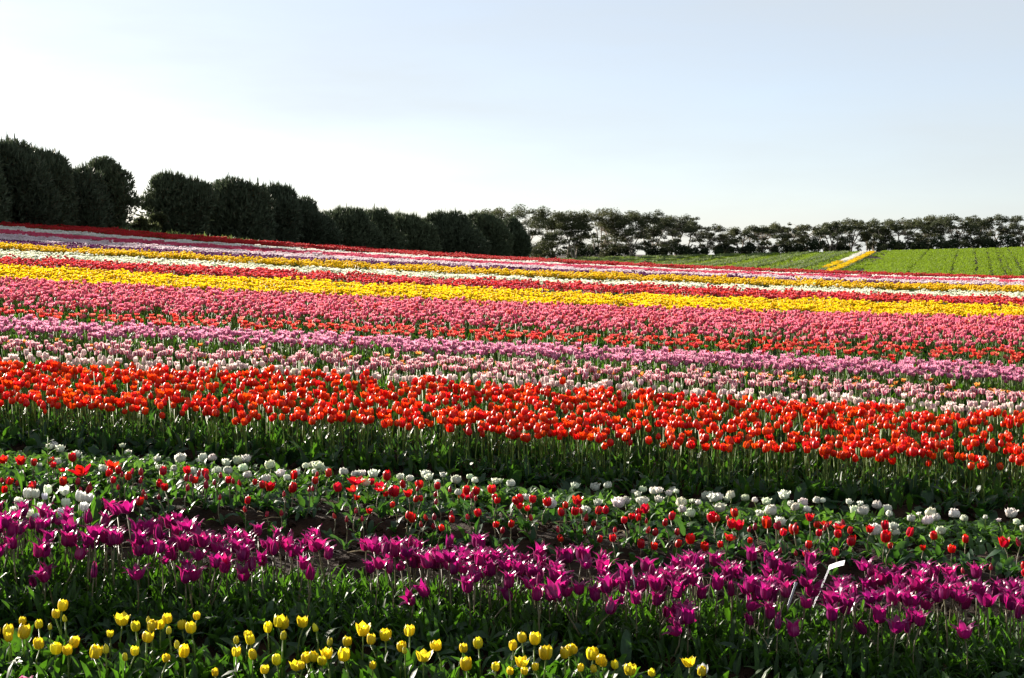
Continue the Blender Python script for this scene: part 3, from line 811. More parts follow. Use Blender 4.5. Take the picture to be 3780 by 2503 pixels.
# double white blooms: many ruffled petals in one head
DW = []
for q in range(5):
    lay = [(CUP, 5, 0.0, 1.05), (CUP, 5, 1.0, .95), (CUP, 4, 0.3, .75), (BUD, 4, .6, .62)] if q < 3 else [(OPEN, 5, 0.0, .85), (CUP, 5, 1.0, .95), (CUP, 5, 0.3, .78), (BUD, 3, .6, .6)]
    DW.append(flower_mesh('flower', CUP, .030, .052, M['double_white'], 300 + q, 4, 3, .20, lay))
dw_stem = [stem_mesh('stem', 1.0, b, M['stem'], .0045) for b in (-.08, .06)]
dw_leaf = [leaf_mesh('leaf', .17 * a, .030 * b, M['leaf'], 60 + i, 1.0 + c, 1.0) for i, (a, b, c) in enumerate([(1, 1, 0), (.85, 1.1, .2), (1.1, .9, -.1), (.9, 1.2, .1)])]
for it in DWH:
    X, Y, px = it
    hb = .15 + .03 * rs.random()
    x, y = at_pixel(X, Y, hb)
    s = float(np.clip(px * y / FPX / .058, .55, 1.35))
    t, ln, fi = mid_tulip('double_white_tulip', DW, dw_stem, dw_leaf, x, y, hb - .03 * s, rs, s, 3)
    u = y + ROW_A * x
    note(t, 'ruffled double white tulip', 'looser' if fi >= 3 else '', ln, 'big' if s > 1.0 else 'small' if s < .72 else '', 'low %s of its green bed' % ('at the back' if u > 11.9 else 'at the front' if u < 11.4 else 'in the middle'), x, y,
         'double white tulips in the low bed', 'tulip')

# purple lily-flowered bed
npur = 0
seen = []
while npur < 296:
    X = rs.uniform(-60, IMW + 60)
    u = 7.45 + 1.12 * rs.beta(1.25, 1.15)
    v = (X - CX) / FPX; y = u / (1 + ROW_A * v); x = v * y
    if vnoise(np.array([x * 2.1 + 40]), np.array([u * 2.2]))[0] < rs.uniform(-.55, .08): continue
    if any((x - a) ** 2 + (y - b) ** 2 < .0016 for a, b in seen): continue
    seen.append((x, y)); npur += 1
    front = u < 7.75
    h = rs.uniform(.24, .33) * (.80 if front and rs.random() < .6 else 1)
    q = rs.random()
    sh = 'lily' if q < .62 else 'lilywide' if q < .84 else 'lilybud'
    s = rs.uniform(1.0, 1.34) * (.85 if sh == 'lilybud' else 1)
    droop = front and rs.random() < .25
    t, ln = make_tulip('purple_tulip', x, y, h, sh, rs, lean=rs.uniform(.4, .7) if droop else abs(rs.normal(0, .10)), hs=s, leaves=2)
    note(t, 'purple tulip', {'lily': 'pointed', 'lilywide': 'flared', 'lilybud': 'slim closed'}[sh] if not droop else 'drooping', ln, 'tall' if h > .31 else 'low' if h < .24 else '',
         'at bed back' if u > 8.3 else 'at bed front' if front else 'mid bed', x, y, 'purple lily-shaped tulips')
# the rest of the purple bed, past the 300 told apart
px, py = bed_points(7.7, 8.55, 34, rs=rs)
k = (vnoise(px * 2.1 + 40, (py + ROW_A * px) * 2.2) > -.30) & (np.abs(px / py - .206) > .014)
k &= np.array([min((a - c) ** 2 + (b - e) ** 2 for c, e in seen) > .0012 for a, b in zip(px, py)])
px, py = px[k], py[k]
def purple_plant(q):
    G = Geo(); g2 = np.random.default_rng(60 + q); h = .24 + .02 * q
    flower_geo(G, (LILY, LILY_WIDE, LILY, LILY_WIDE)[q], .027, .080, g2, 5, 3, 3, (0, 0, h))
    V, F = tube_VF(stem_curve(h, .06, 3), .004, 4); G.add(V, F, None, None, .3, 1)
    return G.mesh('purple_plant', [M['purple'], M['stem_dark']])
scatter('purple_tulip_mass', np.stack([px, py, ground(px, py)], 1), proto_collection('proto_purple', [purple_plant(q) for q in range(4)]), 'purple tulips crowded between the others in their bed', 1.0, .12, .12, rs)
# the one that has fallen open
x, y = at_pixel(2412, 2278, .20)
t, ln = make_tulip('purple_tulip', x, y, .20, 'star', rs, lean=.9, hs=1.0, leaves=2)
tag(t, 'purple tulip splayed open like a star, low at the front of its bed', 'tulip', 'purple lily-shaped tulips')
x, y = at_pixel(2641, 2477, .16)
t, ln = make_tulip('white_tulip', x, y, .14, 'open', rs, lean=.5, hs=.8, leaves=2)
tag(t, 'lone white tulip in shade at the lower edge, beside the last yellow ones', 'tulip')
pinkd = flower_mesh('flower', CUP, .036, .05, M['lilac'], 330, 4, 3, .12, [(OPEN, 6, 0, 1), (CUP, 6, 1, .95), (CUP, 5, .3, .75), (BUD, 4, .6, .5)])
x, y = at_pixel(86, 2530, .20)
t, ln, fi = mid_tulip('double_pink_tulip', [pinkd], dw_stem, dw_leaf, x, y, .16, rs, .95, 3)
tag(t, 'pink double tulip cut by the lower edge in front of the yellow bed', 'tulip')

# ------------------------------------------------------------------ beds behind: the nearest blooms one by one, the rest of each bed as one mass
def rows_of(flowers_mat, shape_list, Rm, H, seed, nu=4, nv=2, **kw):
    out = []
    for i, sh in enumerate(shape_list):
        f = flower_mesh('flower', sh, Rm, H, M[flowers_mat], seed + i, nu, nv, **kw)
        f['word'] = 'cupped' if sh is CUP else 'open' if sh is OPEN else 'splayed' if sh is WIDE else 'closed' if sh is BUD else 'pointed'
        out.append(f)
    return out
stems_g = [stem_mesh('stem', 1.0, b, M['stem'], .0045) for b in (-.07, 0, .05, .09)]
leaf_big = [leaf_mesh('leaf', .24 * a, .032 * b, M['leaf_blue'], 80 + i, 1.25 + c, .8 + d, 5, 2) for i, (a, b, c, d) in enumerate([(1, 1, 0, 0), (.85, 1.15, -.1, .2), (1.1, .9, .1, .1), (.95, 1.25, -.2, .5), (.8, 1, .1, -.2)])]
leaf_mid = [leaf_mesh('leaf', .23 * a, .020 * b, M['leaf'], 90 + i, 1.3, .6 + d, 4, 2) for i, (a, b, d) in enumerate([(1, 1, 0), (.85, 1.15, .2), (1.1, .9, .1)])]

def bed_of(kind, mat, phrase, group, u0, u1, dens, h, flowers, single, n_single=300, hs=1.0, hv=.05, nl=2, leaves=None, back=0.0, noise=0.0, nfreq=1.0, where=None, stuff_label=None, cut=None, leafmat='leaf', leafL=.22):
    x, y = bed_points(u0, u1, dens, back=back, rs=rs)
    if noise:
        k = vnoise(x * nfreq + u0, (y + ROW_A * x) * nfreq * 1.6) * noise + rs.random(len(x)) > .5 * noise * .4
        x, y = x[k], y[k]
    if cut is not None:
        k = cut(x, y); x, y = x[k], y[k]
    v = x / y
    inside = np.abs(v) < .345
    order = np.argsort(np.where(inside, y, 1e9))
    nn = min(n_single, int(inside.sum())) if single else 0
    ucut = np.quantile((y + ROW_A * x)[order[:nn]], [.34, .67]) if nn > 8 else (0, 0)
    for i in order[:nn]:
        hh = h * (1 + rs.normal(0, hv))
        t, ln, fi = mid_tulip(kind, flowers, stems_g, leaves or leaf_mid, float(x[i]), float(y[i]), hh, rs, hs, nl)
        uu = y[i] + ROW_A * x[i]
        sh = flowers[fi].get('word', '')
        note(t, phrase, sh, ln, 'tall' if hh > h * (1 + hv) else 'low' if hh < h * (1 - hv) else '', ('front line' if uu < ucut[0] else 'second line' if uu < ucut[1] else 'third line') + (' ' + where if where else ''), float(x[i]), float(y[i]), group)
    rest = order[nn:]
    if len(rest):
        pts = np.stack([x[rest], y[rest], ground(x[rest], y[rest])], 1)
        ms = []
        for q, fm in enumerate(flowers[:5]):
            ms.append((fm, q))
        coll = proto_collection('proto_' + kind, [single_plant(kind, mat, fm, h, hs, 40 + q, leafmat, leafL) for fm, q in ms])
        scatter(kind + '_mass', pts, coll, stuff_label or ('mass of %ss filling the rest of their bed' % phrase), 1.0, .07, .07, rs)

def single_plant(kind, mat, fm, h, hs, seed, leafmat, leafL):
    """one plant as a single mesh for the masses: copies the flower mesh onto a stem with a leaf or two"""
    rs2 = np.random.default_rng(seed)
    n = len(fm.vertices)
    co = np.empty(n * 3, dtype=np.float32); fm.vertices.foreach_get('co', co); co = co.reshape(-1, 3) * hs + np.array([0, 0, h])
    pu = np.empty(n, dtype=np.float32); pv = np.empty(n, dtype=np.float32)
    fm.attributes['pu'].data.foreach_get('value', pu); fm.attributes['pv'].data.foreach_get('value', pv)
    G = Geo(); G.add(co, [tuple(p.vertices) for p in fm.polygons], pu, pv, 0.0, 0)
    V, F = tube_VF(stem_curve(h, .06, 3), .0045, 3); G.add(V, F, None, None, .3, 1)
    for i in range(2):
        V, F, a, b = leaf_VF(leafL * rs2.uniform(.8, 1.1), .024, rs2, 1.3, .6, 3, 2)
        G.add(rot_z(V, rs2.uniform(0, 6.28)), F, a, b, rs2.random(), 2)
    return G.mesh(kind + '_plant', [M[mat], M['stem'], M[leafmat]])

# orange
orange_f = rows_of('orange', [CUP, CUP, BUD, CUP, OPEN], .0285, .071, 400, 4, 3)
def orange_cut(x, y):
    u = y + ROW_A * x
    p = np.interp(u, [12.8, 12.95, 13.6, 14.1, 14.35, 14.8, 15.25, 15.5, 16.4], [.3, .85, 1, .8, .16, .85, .12, 1, 1])
    return (rs.random(len(x)) < p) & (vnoise(x * 1.7 + 9, u * 2.4) > -.36)
bed_of('orange_tulip', 'orange', 'orange tulip', 'orange tulips nearest in their bed', 12.8, 16.4, 84, .37, orange_f, True, 300, 1.0, .05, 2, leaf_big, cut=orange_cut, leafmat='leaf_blue', leafL=.24,
       stuff_label='mass of glowing orange tulips filling the wide bed')
bed_of('pale_pink_tulip', 'pale', 'pale pink tulip', 'pale pink tulips behind the orange bed', 16.5, 17.2, 60, .42, rows_of('pale', [CUP, CUP, OPEN, BUD], .025, .068, 420), True, 300, 1.0, .06, 1)
bed_of('striped_tulip', 'striped', 'striped pink and white tulip', 'striped tulips', 17.6, 19.0, 44, .41, rows_of('striped', [CUP, OPEN, CUP, LILY], .028, .074, 430), True, 300, 1.0, .08, 1, noise=.8, nfreq=.9)
bed_of('flame_tulip', 'flame', 'orange and yellow flamed tulip', 'flamed tulips before the lilac bed', 19.3, 20.1, 17.0, .41, rows_of('flame', [OPEN, WIDE, CUP, LILY], .026, .056, 440), True, 300, 1.0, .12, 2, noise=1.0, nfreq=.5)
bed_of('lilac_tulip', 'lilac', 'lilac pink tulip', 'lilac pink tulips', 20.9, 23.0, 62, .41, rows_of('lilac', [OPEN, LILY, CUP, OPEN, LILY], .028, .075, 450), True, 300, 1.0, .07, 1)
bed_of('small_red_tulip', 'small_red', 'small scarlet tulip', 'small scarlet tulips behind the lilac bed', 23.3, 24.2, 14, .34, rows_of('small_red', [CUP, OPEN, CUP], .026, .052, 460), True, 300, 1.0, .08, 1, noise=.9, nfreq=.35)
bed_of('coral_tulip', 'coral', 'coral red tulip', 'coral tulips in the thin bed', 24.3, 26.4, 23, .41, rows_of('coral', [OPEN, CUP, OPEN, WIDE], .029, .068, 470), True, 300, 1.0, .09, 1, noise=.8, nfreq=.5)
def pink_cut(x, y):
    u = y + ROW_A * x
    return rs.random(len(x)) < np.interp(u, [26.6, 28, 29.2, 30, 34], [.22, .42, .8, 1, 1])
bed_of('pink_tulip', 'pink', 'rose pink tulip', 'rose pink tulips at the bed front', 26.6, 34.0, 62, .41, rows_of('pink', [CUP, CUP, BUD, CUP, OPEN], .030, .073, 480), True, 300, 1.0, .07, 1, cut=pink_cut,
       stuff_label='mass of rose pink tulips in the widest pink bed')

# leaves that belong to no bloom: green masses of each near bed
def greens(name, label, u0, u1, dens, L, W, mat, up=1.15, droop=.9, n=4, sc=1.0, back=0.0, seed=1, cut=None, spread=.05, tilt=.12):
    x, y = bed_points(u0, u1, dens, back=back, rs=rs)
    if cut is not None:
        k = cut(x, y); x, y = x[k], y[k]
    coll = proto_collection('proto_' + name, [leaf_clump('clump', L, W, M[mat], seed * 10 + q, n, up, droop, spread, 5) for q in range(6)])
    return scatter(name, np.stack([x, y, ground(x, y) - .005], 1), coll, label, sc, .18, tilt, rs)
greens('yellow_bed_leaves', 'glossy green leaves crowding the nearest yellow bed', 5.3, 7.0, 120, .165, .021, 'leaf', 1.15, .9, 4, seed=1)
greens('purple_bed_leaves', 'dark green leaves under the purple tulips', 7.40, 8.5, 300, .170, .012, 'leaf', 1.3, .9, 4, seed=2)
greens('purple_bed_skirt_leaves', 'broad dark leaves hanging over the front edge of the purple bed', 7.28, 7.55, 110, .19, .026, 'leaf_blue', .95, 1.5, 3, seed=3)
greens('red_bed_leaves', 'short blue green leaves of the sparse red bed', 10.0, 11.0, 26, .13, .024, 'leaf_blue', .95, 1.1, 4, seed=4, cut=lambda x, y: (vnoise(x * 1.5 + 3, y * 2.0) > -.22))
greens('white_cluster_leaves', 'long green leaves under the white single tulips', 9.2, 9.95, 60, .20, .020, 'leaf', 1.25, .7, 4, seed=12, cut=lambda x, y: (x / y < -.275) & (x / y > -.36))
greens('double_white_bed_leaves', 'bright green leaf carpet around the double white tulips', 11.15, 12.1, 150, .125, .020, 'leaf_pale', 1.0, 1.1, 4, seed=5)
greens('orange_bed_leaves', 'upright green leaves between the orange tulip stems', 12.75, 16.5, 34, .18, .022, 'leaf', 1.35, .45, 4, seed=6)
greens('orange_bed_skirt_leaves', 'broad blue green leaves along the shaded front of the orange bed', 12.55, 12.95, 46, .20, .038, 'leaf_blue', .95, 1.3, 3, seed=7)
greens('striped_bed_leaves', 'green leaves of the pale and striped tulip rows', 16.5, 19.2, 26, .24, .022, 'leaf', 1.35, .5, 4, seed=8)
greens('lilac_bed_leaves', 'upright dark green leaves of the lilac bed', 20.4, 23.2, 30, .25, .022, 'leaf', 1.4, .4, 4, seed=9)
greens('coral_bed_leaves', 'sunlit green leaves of the thin coral bed', 23.3, 27.0, 24, .24, .030, 'leaf', 1.25, .7, 5, seed=10, spread=.1)
greens('pink_bed_leaves', 'green leaves of the rose pink bed', 26.8, 30.5, 14, .24, .030, 'leaf', 1.3, .6, 6, seed=11, spread=.14)

# far beds, each one mass of tulips
def far_bed(name, mat, label, u0, u1, size, n, h, Rm, H, seed, shape=CUP, cover=1.0, nleaf=5, hv=.07, vmax=.39, leafL=.27, leafW=.028, bare=0, cut=None, leafmat='leaf', noise=0, ruffle=0, shapes=None):
    x, y = bed_points(u0, u1, cover / size ** 2, vmax=vmax, rs=rs)
    if noise:
        k = vnoise(x * .4 + u0, (y + ROW_A * x) * 1.1) * noise + .5 > rs.random(len(x)) * noise
        x, y = x[k], y[k]
    if cut is not None:
        k = cut(x, y); x, y = x[k], y[k]
    sh = shapes or [shape]
    coll = proto_collection('proto_' + name, [tulip_clump('clump', mat, h, Rm, H, seed + q, n, size * 1.15, sh[q % len(sh)], 3, 2, leafmat, nleaf, leafL, leafW, hv, bare, ruffle) for q in range(6)])
    return scatter(name, np.stack([x, y, ground(x, y)], 1), coll, label, 1.0, .08, .04, rs)
far_bed('golden_tulip_bed', 'gold', 'broad band of golden yellow tulips', 35.4, 42.0, .4, 13, .36, .032, .056, 500, cover=1.35, noise=.45, shapes=[CUP, OPEN], nleaf=3, leafL=.22)
far_bed('golden_bed_front_leaves', 'gold', 'green leafy front edge of the golden band with few blooms', 34.4, 35.6, .4, 3, .30, .030, .05, 505, cover=1.3, nleaf=9)
far_bed('red_pink_tulip_bed', 'rose', 'band of mixed red and pink tulips behind the golden band', 43.4, 48.0, .4, 9, .39, .034, .064, 510, cover=1.1, hv=.10, nleaf=4, shapes=[CUP, OPEN], leafL=.22)
far_bed('red_bed_front_leaves', 'rose', 'green leaves along the front of the red and pink band', 42.5, 43.8, .4, 2, .34, .030, .06, 515, cover=1.3, nleaf=9)
far_bed('near_white_tulip_bed', 'cream', 'nearer of two thin bands of white tulips', 48.9, 51.4, .4, 13, .39, .035, .066, 520, cover=1.3, ruffle=.06, shapes=[CUP, OPEN], nleaf=2)
far_bed('far_white_tulip_bed', 'cream', 'farther band of white tulips with green gaps', 52.6, 55.4, .4, 11, .33, .035, .060, 525, cover=1.1, nleaf=4, ruffle=.06, noise=.5)
far_bed('yellow_tulip_band', 'gold', 'narrow band of yellow tulips before the dark plum band', 56.4, 60.4, .42, 14, .42, .036, .066, 530, cover=1.2, hv=.09, nleaf=3)
far_bed('plum_tulip_bed', 'plum', 'dark plum purple band of tulips', 61.3, 68.2, .45, 15, .42, .031, .064, 540, cover=1.25, hv=.04, nleaf=2)
far_bed('lavender_tulip_bed', 'lavender', 'pale lavender white band of tulips', 69.2, 77.0, .5, 18, .39, .034, .064, 550, cover=1.2, hv=.035, nleaf=2)
far_bed('hot_pink_tulip_bed', 'hot_pink', 'bright pink band of tulips below the white stripe', 78.3, 86.9, .55, 22, .41, .035, .064, 560, cover=1.2, hv=.03, nleaf=1)
far_bed('ivory_tulip_bed', 'ivory', 'thin ivory white stripe of tulips near the crest', 87.8, 93.2, .55, 22, .41, .036, .064, 570, cover=1.2, hv=.03, nleaf=1)
far_bed('crimson_tulip_bed', 'crimson', 'crimson band of tulips along the crest of the field', 93.8, 107.2, .6, 28, .50, .035, .066, 580, cover=1.2, hv=.04, nleaf=1)

# ------------------------------------------------------------------ the crest and the hillside behind
def grass_clump(name, L, W, mat, seed, n=10, size=.5, up=1.3, droop=.5):
    rs2 = np.random.default_rng(seed); G = Geo()
    for i in range(n):
        V, F, pu, pv = leaf_VF(L * rs2.uniform(.6, 1.15), W, rs2, up + rs2.normal(0, .15), droop, 2, 1)
        V = rot_z(V, rs2.uniform(0, 6.28)) + np.array([*rs2.uniform(-size / 2, size / 2, 2), 0])
        G.add(V, F, pu, pv, rs2.random())
    return G.mesh(name, [M[mat]])

def wedge(v0, v1, d0, d1, dens):
    n = int(dens * .5 * (v1 - v0) * (d1 * d1 - d0 * d0))
    d = np.sqrt(rs.uniform(d0 * d0, d1 * d1, n)); v = rs.uniform(v0, v1, n)
    return v * d, d
x, y = bed_points(107.0, 111.0, 4.0, rs=rs)
k = x / y < -.17; x, y = x[k], y[k]
scatter('crest_grass', np.stack([x, y, ground(x, y)], 1), proto_collection('proto_crest_grass', [grass_clump('clump', .62, .05, 'grey_crop', 700 + q, 14, .7) for q in range(4)]),
        'green leafy fringe on the crest below the dark hedge', 1.0, .25, .1, rs)

ROWDIR = .304
def hill(x, y): return x - ROWDIR * y
x, y = wedge(-.02, .40, 178, 327, 7.5)
w = hill(x, y); v = x / y
# wheel tracks and sowing rows run up the slope
row = np.abs(((w + 200) / 1.6) % 1 - .5)
track = np.zeros(len(w), bool)
for c in (-9.4, -3.2, .3, 2.6, 4.5, 5.5, 7.1):
    track |= np.abs(w - c + .4 * vnoise(w * 0 + c, y * .03)) < .24 + .34 * rs.random(len(w))
bare = vnoise(x * .10 + 5, y * .05) < -.30
green = ((w > -16.4 + 1.6 * vnoise(x * .1, y * .1)) | ((w > -19.4) & (vnoise(x * .9, y * .12) > .05) & (rs.random(len(w)) < .5))) & ~(track & (rs.random(len(w)) < .95)) & ~((row > .40) & (rs.random(len(w)) < .5)) & ~(bare & (rs.random(len(w)) < .25))
def surf(k): return np.stack([x[k], y[k], ground(x[k], y[k])], 1)
scatter('young_crop', surf(green), proto_collection('proto_young_crop', [grass_clump('clump', .26, .045, 'crop', 720 + q, 16, .62, 1.25, .6) for q in range(5)]),
        'bright green young crop on the far slope with dark wheel tracks', 1.0, .2, .12, rs)
rowg = np.abs(((w + 400) / 2.6) % 1 - .5)
clump_n = vnoise(x * .05, y * .02 + 9)
grey = (w < -23.4) & (w > -110) & (rowg < .27 + .1 * clump_n) & (rs.random(len(w)) < .6)
grey_deep = grey & (((w + 400) // 2.6) % 3 != 0)
scatter('unopened_rows', surf(grey_deep), proto_collection('proto_unopened_rows', [grass_clump('clump', .40, .05, 'grey_crop', 740 + q, 13, .6, 1.35, .4) for q in range(5)]),
        'grey green rows of plants not yet in bloom on the far slope', 1.0, .2, .1, rs)
grey2 = (w < -23.4) & (w > -130) & ~grey_deep & (rs.random(len(w)) < .22 + .5 * (clump_n > .1))
scatter('weedy_rows', surf(grey2), proto_collection('proto_weedy_rows', [grass_clump('clump', .30, .05, 'crop', 760 + q, 10, .6, 1.25, .6) for q in range(4)]),
        'thin green growth in the furrows of the far slope', .8, .25, .12, rs)
def stripe(name, mat, label, w0, w1, d0, d1, seed):
    n = int((w1 - w0) * (d1 - d0) * 5)
    yy = rs.uniform(d0, d1, n); xx = rs.uniform(w0, w1, n) + ROWDIR * yy
    scatter(name, np.stack([xx, yy, ground(xx, yy)], 1), proto_collection('proto_' + name, [tulip_clump('clump', mat, .40, .036, .07, seed + q, 10, .5, OPEN, 3, 2, 'leaf', 2) for q in range(3)]), label, 1.0, .15, .08, rs)
stripe('yellow_daffodil_row', 'gold', 'long yellow row of flowers running up the far slope', -20.9, -19.75, 196, 305, 770)
stripe('short_yellow_row', 'gold', 'shorter yellow row beside the long one on the far slope', -22.9, -21.8, 229, 254, 775)
stripe('pale_flower_row', 'ivory', 'pale whitish row of flowers above the short yellow row', -22.6, -21.4, 256, 304, 780)

# ------------------------------------------------------------------ trees
def tree_root(name, x, y, label, cat, group=None, z=None):
    t = bpy.data.objects.new(name, None); COL.objects.link(t)
    t.location = (x, y, gz(x, y, False) - .1 if z is None else z)
    tag(t, label, cat, group); return t

def sprays(P, D, L, W, rs2, k=3, spread=.6):
    """k narrow triangles at every point P, fanned about direction D"""
    n = len(P)
    P3, D3 = np.repeat(P, k, 0), np.repeat(D, k, 0)
    d = D3 + rs2.normal(0, spread, (n * k, 3)); d /= np.linalg.norm(d, axis=1)[:, None] + 1e-9
    s = np.cross(d, rs2.normal(0, 1, (n * k, 3))); s /= np.linalg.norm(s, axis=1)[:, None] + 1e-9
    l = (L * rs2.uniform(.6, 1.3, n * k))[:, None]; w = (W * rs2.uniform(.7, 1.2, n * k))[:, None]
    T = np.stack([P3 - s * w * .5, P3 + s * w * .5, P3 + d * l], 1)
    return T.reshape(-1, 3)

def limb_tree(G, base, tips, r0, rs2, sides=5):
    """trunk to a fork, then one limb to every tip"""
    for tip in tips:
        tip = np.array(tip); mid = base + (tip - base) * .5 + np.array([rs2.normal(0, .2), rs2.normal(0, .2), rs2.uniform(.1, .5)])
        V, F = tube_VF([base, mid, tip], [r0, r0 * .65, r0 * .22], sides); G.add(V, F)

def pine(X, d, top_y, wpx, label, seed, jag=1.0, open_side=0):
    rs2 = np.random.default_rng(seed)
    v = (X - CX) / FPX; x = v * d
    z0 = gz(x, d, False) - .3
    ztop = CAM_Z + d * (EYE_Y - top_y) / FPX * 1.0
    H = ztop - z0; Wd = wpx / FPX * d * .5
    t = tree_root('pine_tree', x, d, label, 'tree', 'dark pine windbreak along the crest', z0)
    lobes = []
    nl = 18
    for i in range(nl):
        f = (i + .5) / nl
        hz = H * (.14 + .74 * f)
        rad = Wd * (1.0 if f < .55 else 1.0 - .55 * ((f - .55) / .45) ** 1.4) * (.85 if f < .2 else 1)
        a = rs2.uniform(0, 6.28); off = rad * rs2.uniform(.30, .70)
        lr = min(rad * rs2.uniform(.42, .60), H * .24)
        lobes.append((off * math.cos(a), off * math.sin(a) * .7, min(hz, H - lr * .8), lr))
    lobes += [(0, 0, H * .30, Wd * .78), (0, 0, H * .52, min(Wd * .78, H * .4)), (0, 0, H * .70, min(Wd * .62, H * .28)), (rs2.uniform(-.2, .2) * Wd, 0, H - min(Wd * .34, H * .2) , min(Wd * .36, H * .2))]
    P, D = [], []
    for (lx, ly, lz, lr) in lobes:
        n = int(240 * (lr / 1.2) ** 2) + 120
        q = rs2.normal(0, 1, (n, 3)); q /= np.linalg.norm(q, axis=1)[:, None]
        rr = lr * rs2.uniform(.72, 1.04, n)[:, None]
        p = q * rr * np.array([1, 1, .95]) + np.array([lx, ly, lz])
        keep = p[:, 2] > .15
        P.append(p[keep]); D.append((q * .7 + np.array([0, 0, .8]))[keep])
    P, D = np.concatenate(P), np.concatenate(D)
    if open_side:                                # a ragged side towards the gap
        e = P[:, 0] * open_side > Wd * .45
        drop = e & (rs2.random(len(P)) < .8) & (vnoise(P[:, 2] * 1.5 + seed, P[:, 0] * .9) < .10)
        P, D = P[~drop], D[~drop]
    T = sprays(P, D, .42, .15, rs2, 4, .5)
    up = rs2.random(len(P)) < .10
    hi = up & (P[:, 2] > H * .55)
    T2 = sprays(P[hi], np.tile([0, 0, 1.0], (hi.sum(), 1)), .75 * jag, .16, rs2, 3, .10)
    cr = obj('crown', tri_mesh('crown', np.concatenate([T, T2]), [M['needle']]), t)
    G = Geo()
    V, F = tube_VF([(0, 0, -.3), (.05, 0, H * .3), (0, .05, H * .6), (0, 0, H * .9)], [.24, .19, .12, .03], 7); G.add(V, F)
    for (lx, ly, lz, lr) in lobes[:nl]:
        V, F = tube_VF([(0, 0, lz * .7), (lx * .5, ly * .5, lz * .88), (lx, ly, lz)], [.09, .06, .02], 4); G.add(V, F)
    obj('trunk', G.mesh('trunk', [M['bark']]), t)
    return t

def hedge_d(X):
    v = (X - CX) / FPX
    return 77 / (.4 - v)
PINES = [(-760, 500, 420, 'nearest pine of the windbreak, beyond the left edge'), (-480, 510, 420, 'tall pine beyond the left edge next to the frame'), (-220, 515, 400, 'tall pine whose crown runs out past the left edge'),
    (18, 528, 300, 'tall spiky pine at the left end of the dark windbreak'), (150, 553, 220, 'pine with a sheer shoulder, second from the left edge'), (275, 628, 230, 'lower pine filling the dip between two tall crowns'),
    (392, 583, 250, 'round topped pine standing just left of the bright gap'), (655, 640, 270, 'domed pine standing just right of the bright gap'),
    (850, 668, 260, 'broad pine next after the dome right of the gap'), (985, 690, 210, 'pine at the middle of the sloping hedge top'), (1115, 735, 200, 'pine where the hedge top steps down'),
    (1255, 772, 220, 'flat topped pine past the hedge step'), (1370, 775, 190, 'flat pine before the shallow notch in the hedge'), (1500, 792, 200, 'low pine just past the shallow notch'),
    (1660, 784, 220, 'dense pine near the right end of the windbreak'), (1775, 786, 200, 'second last pine of the windbreak'), (1880, 800, 180, 'last pine at the right end of the windbreak')]
for i, (X, ty, wpx, lab) in enumerate(PINES):
    pine(X, hedge_d(X), ty + 8, wpx * (1.08 if X in (392, 655) else .95 if X == 1880 else 1.2 if X == 1775 else 1.55), lab, 800 + i, 1.0, 1 if X == 392 else -1 if X == 655 else 0)

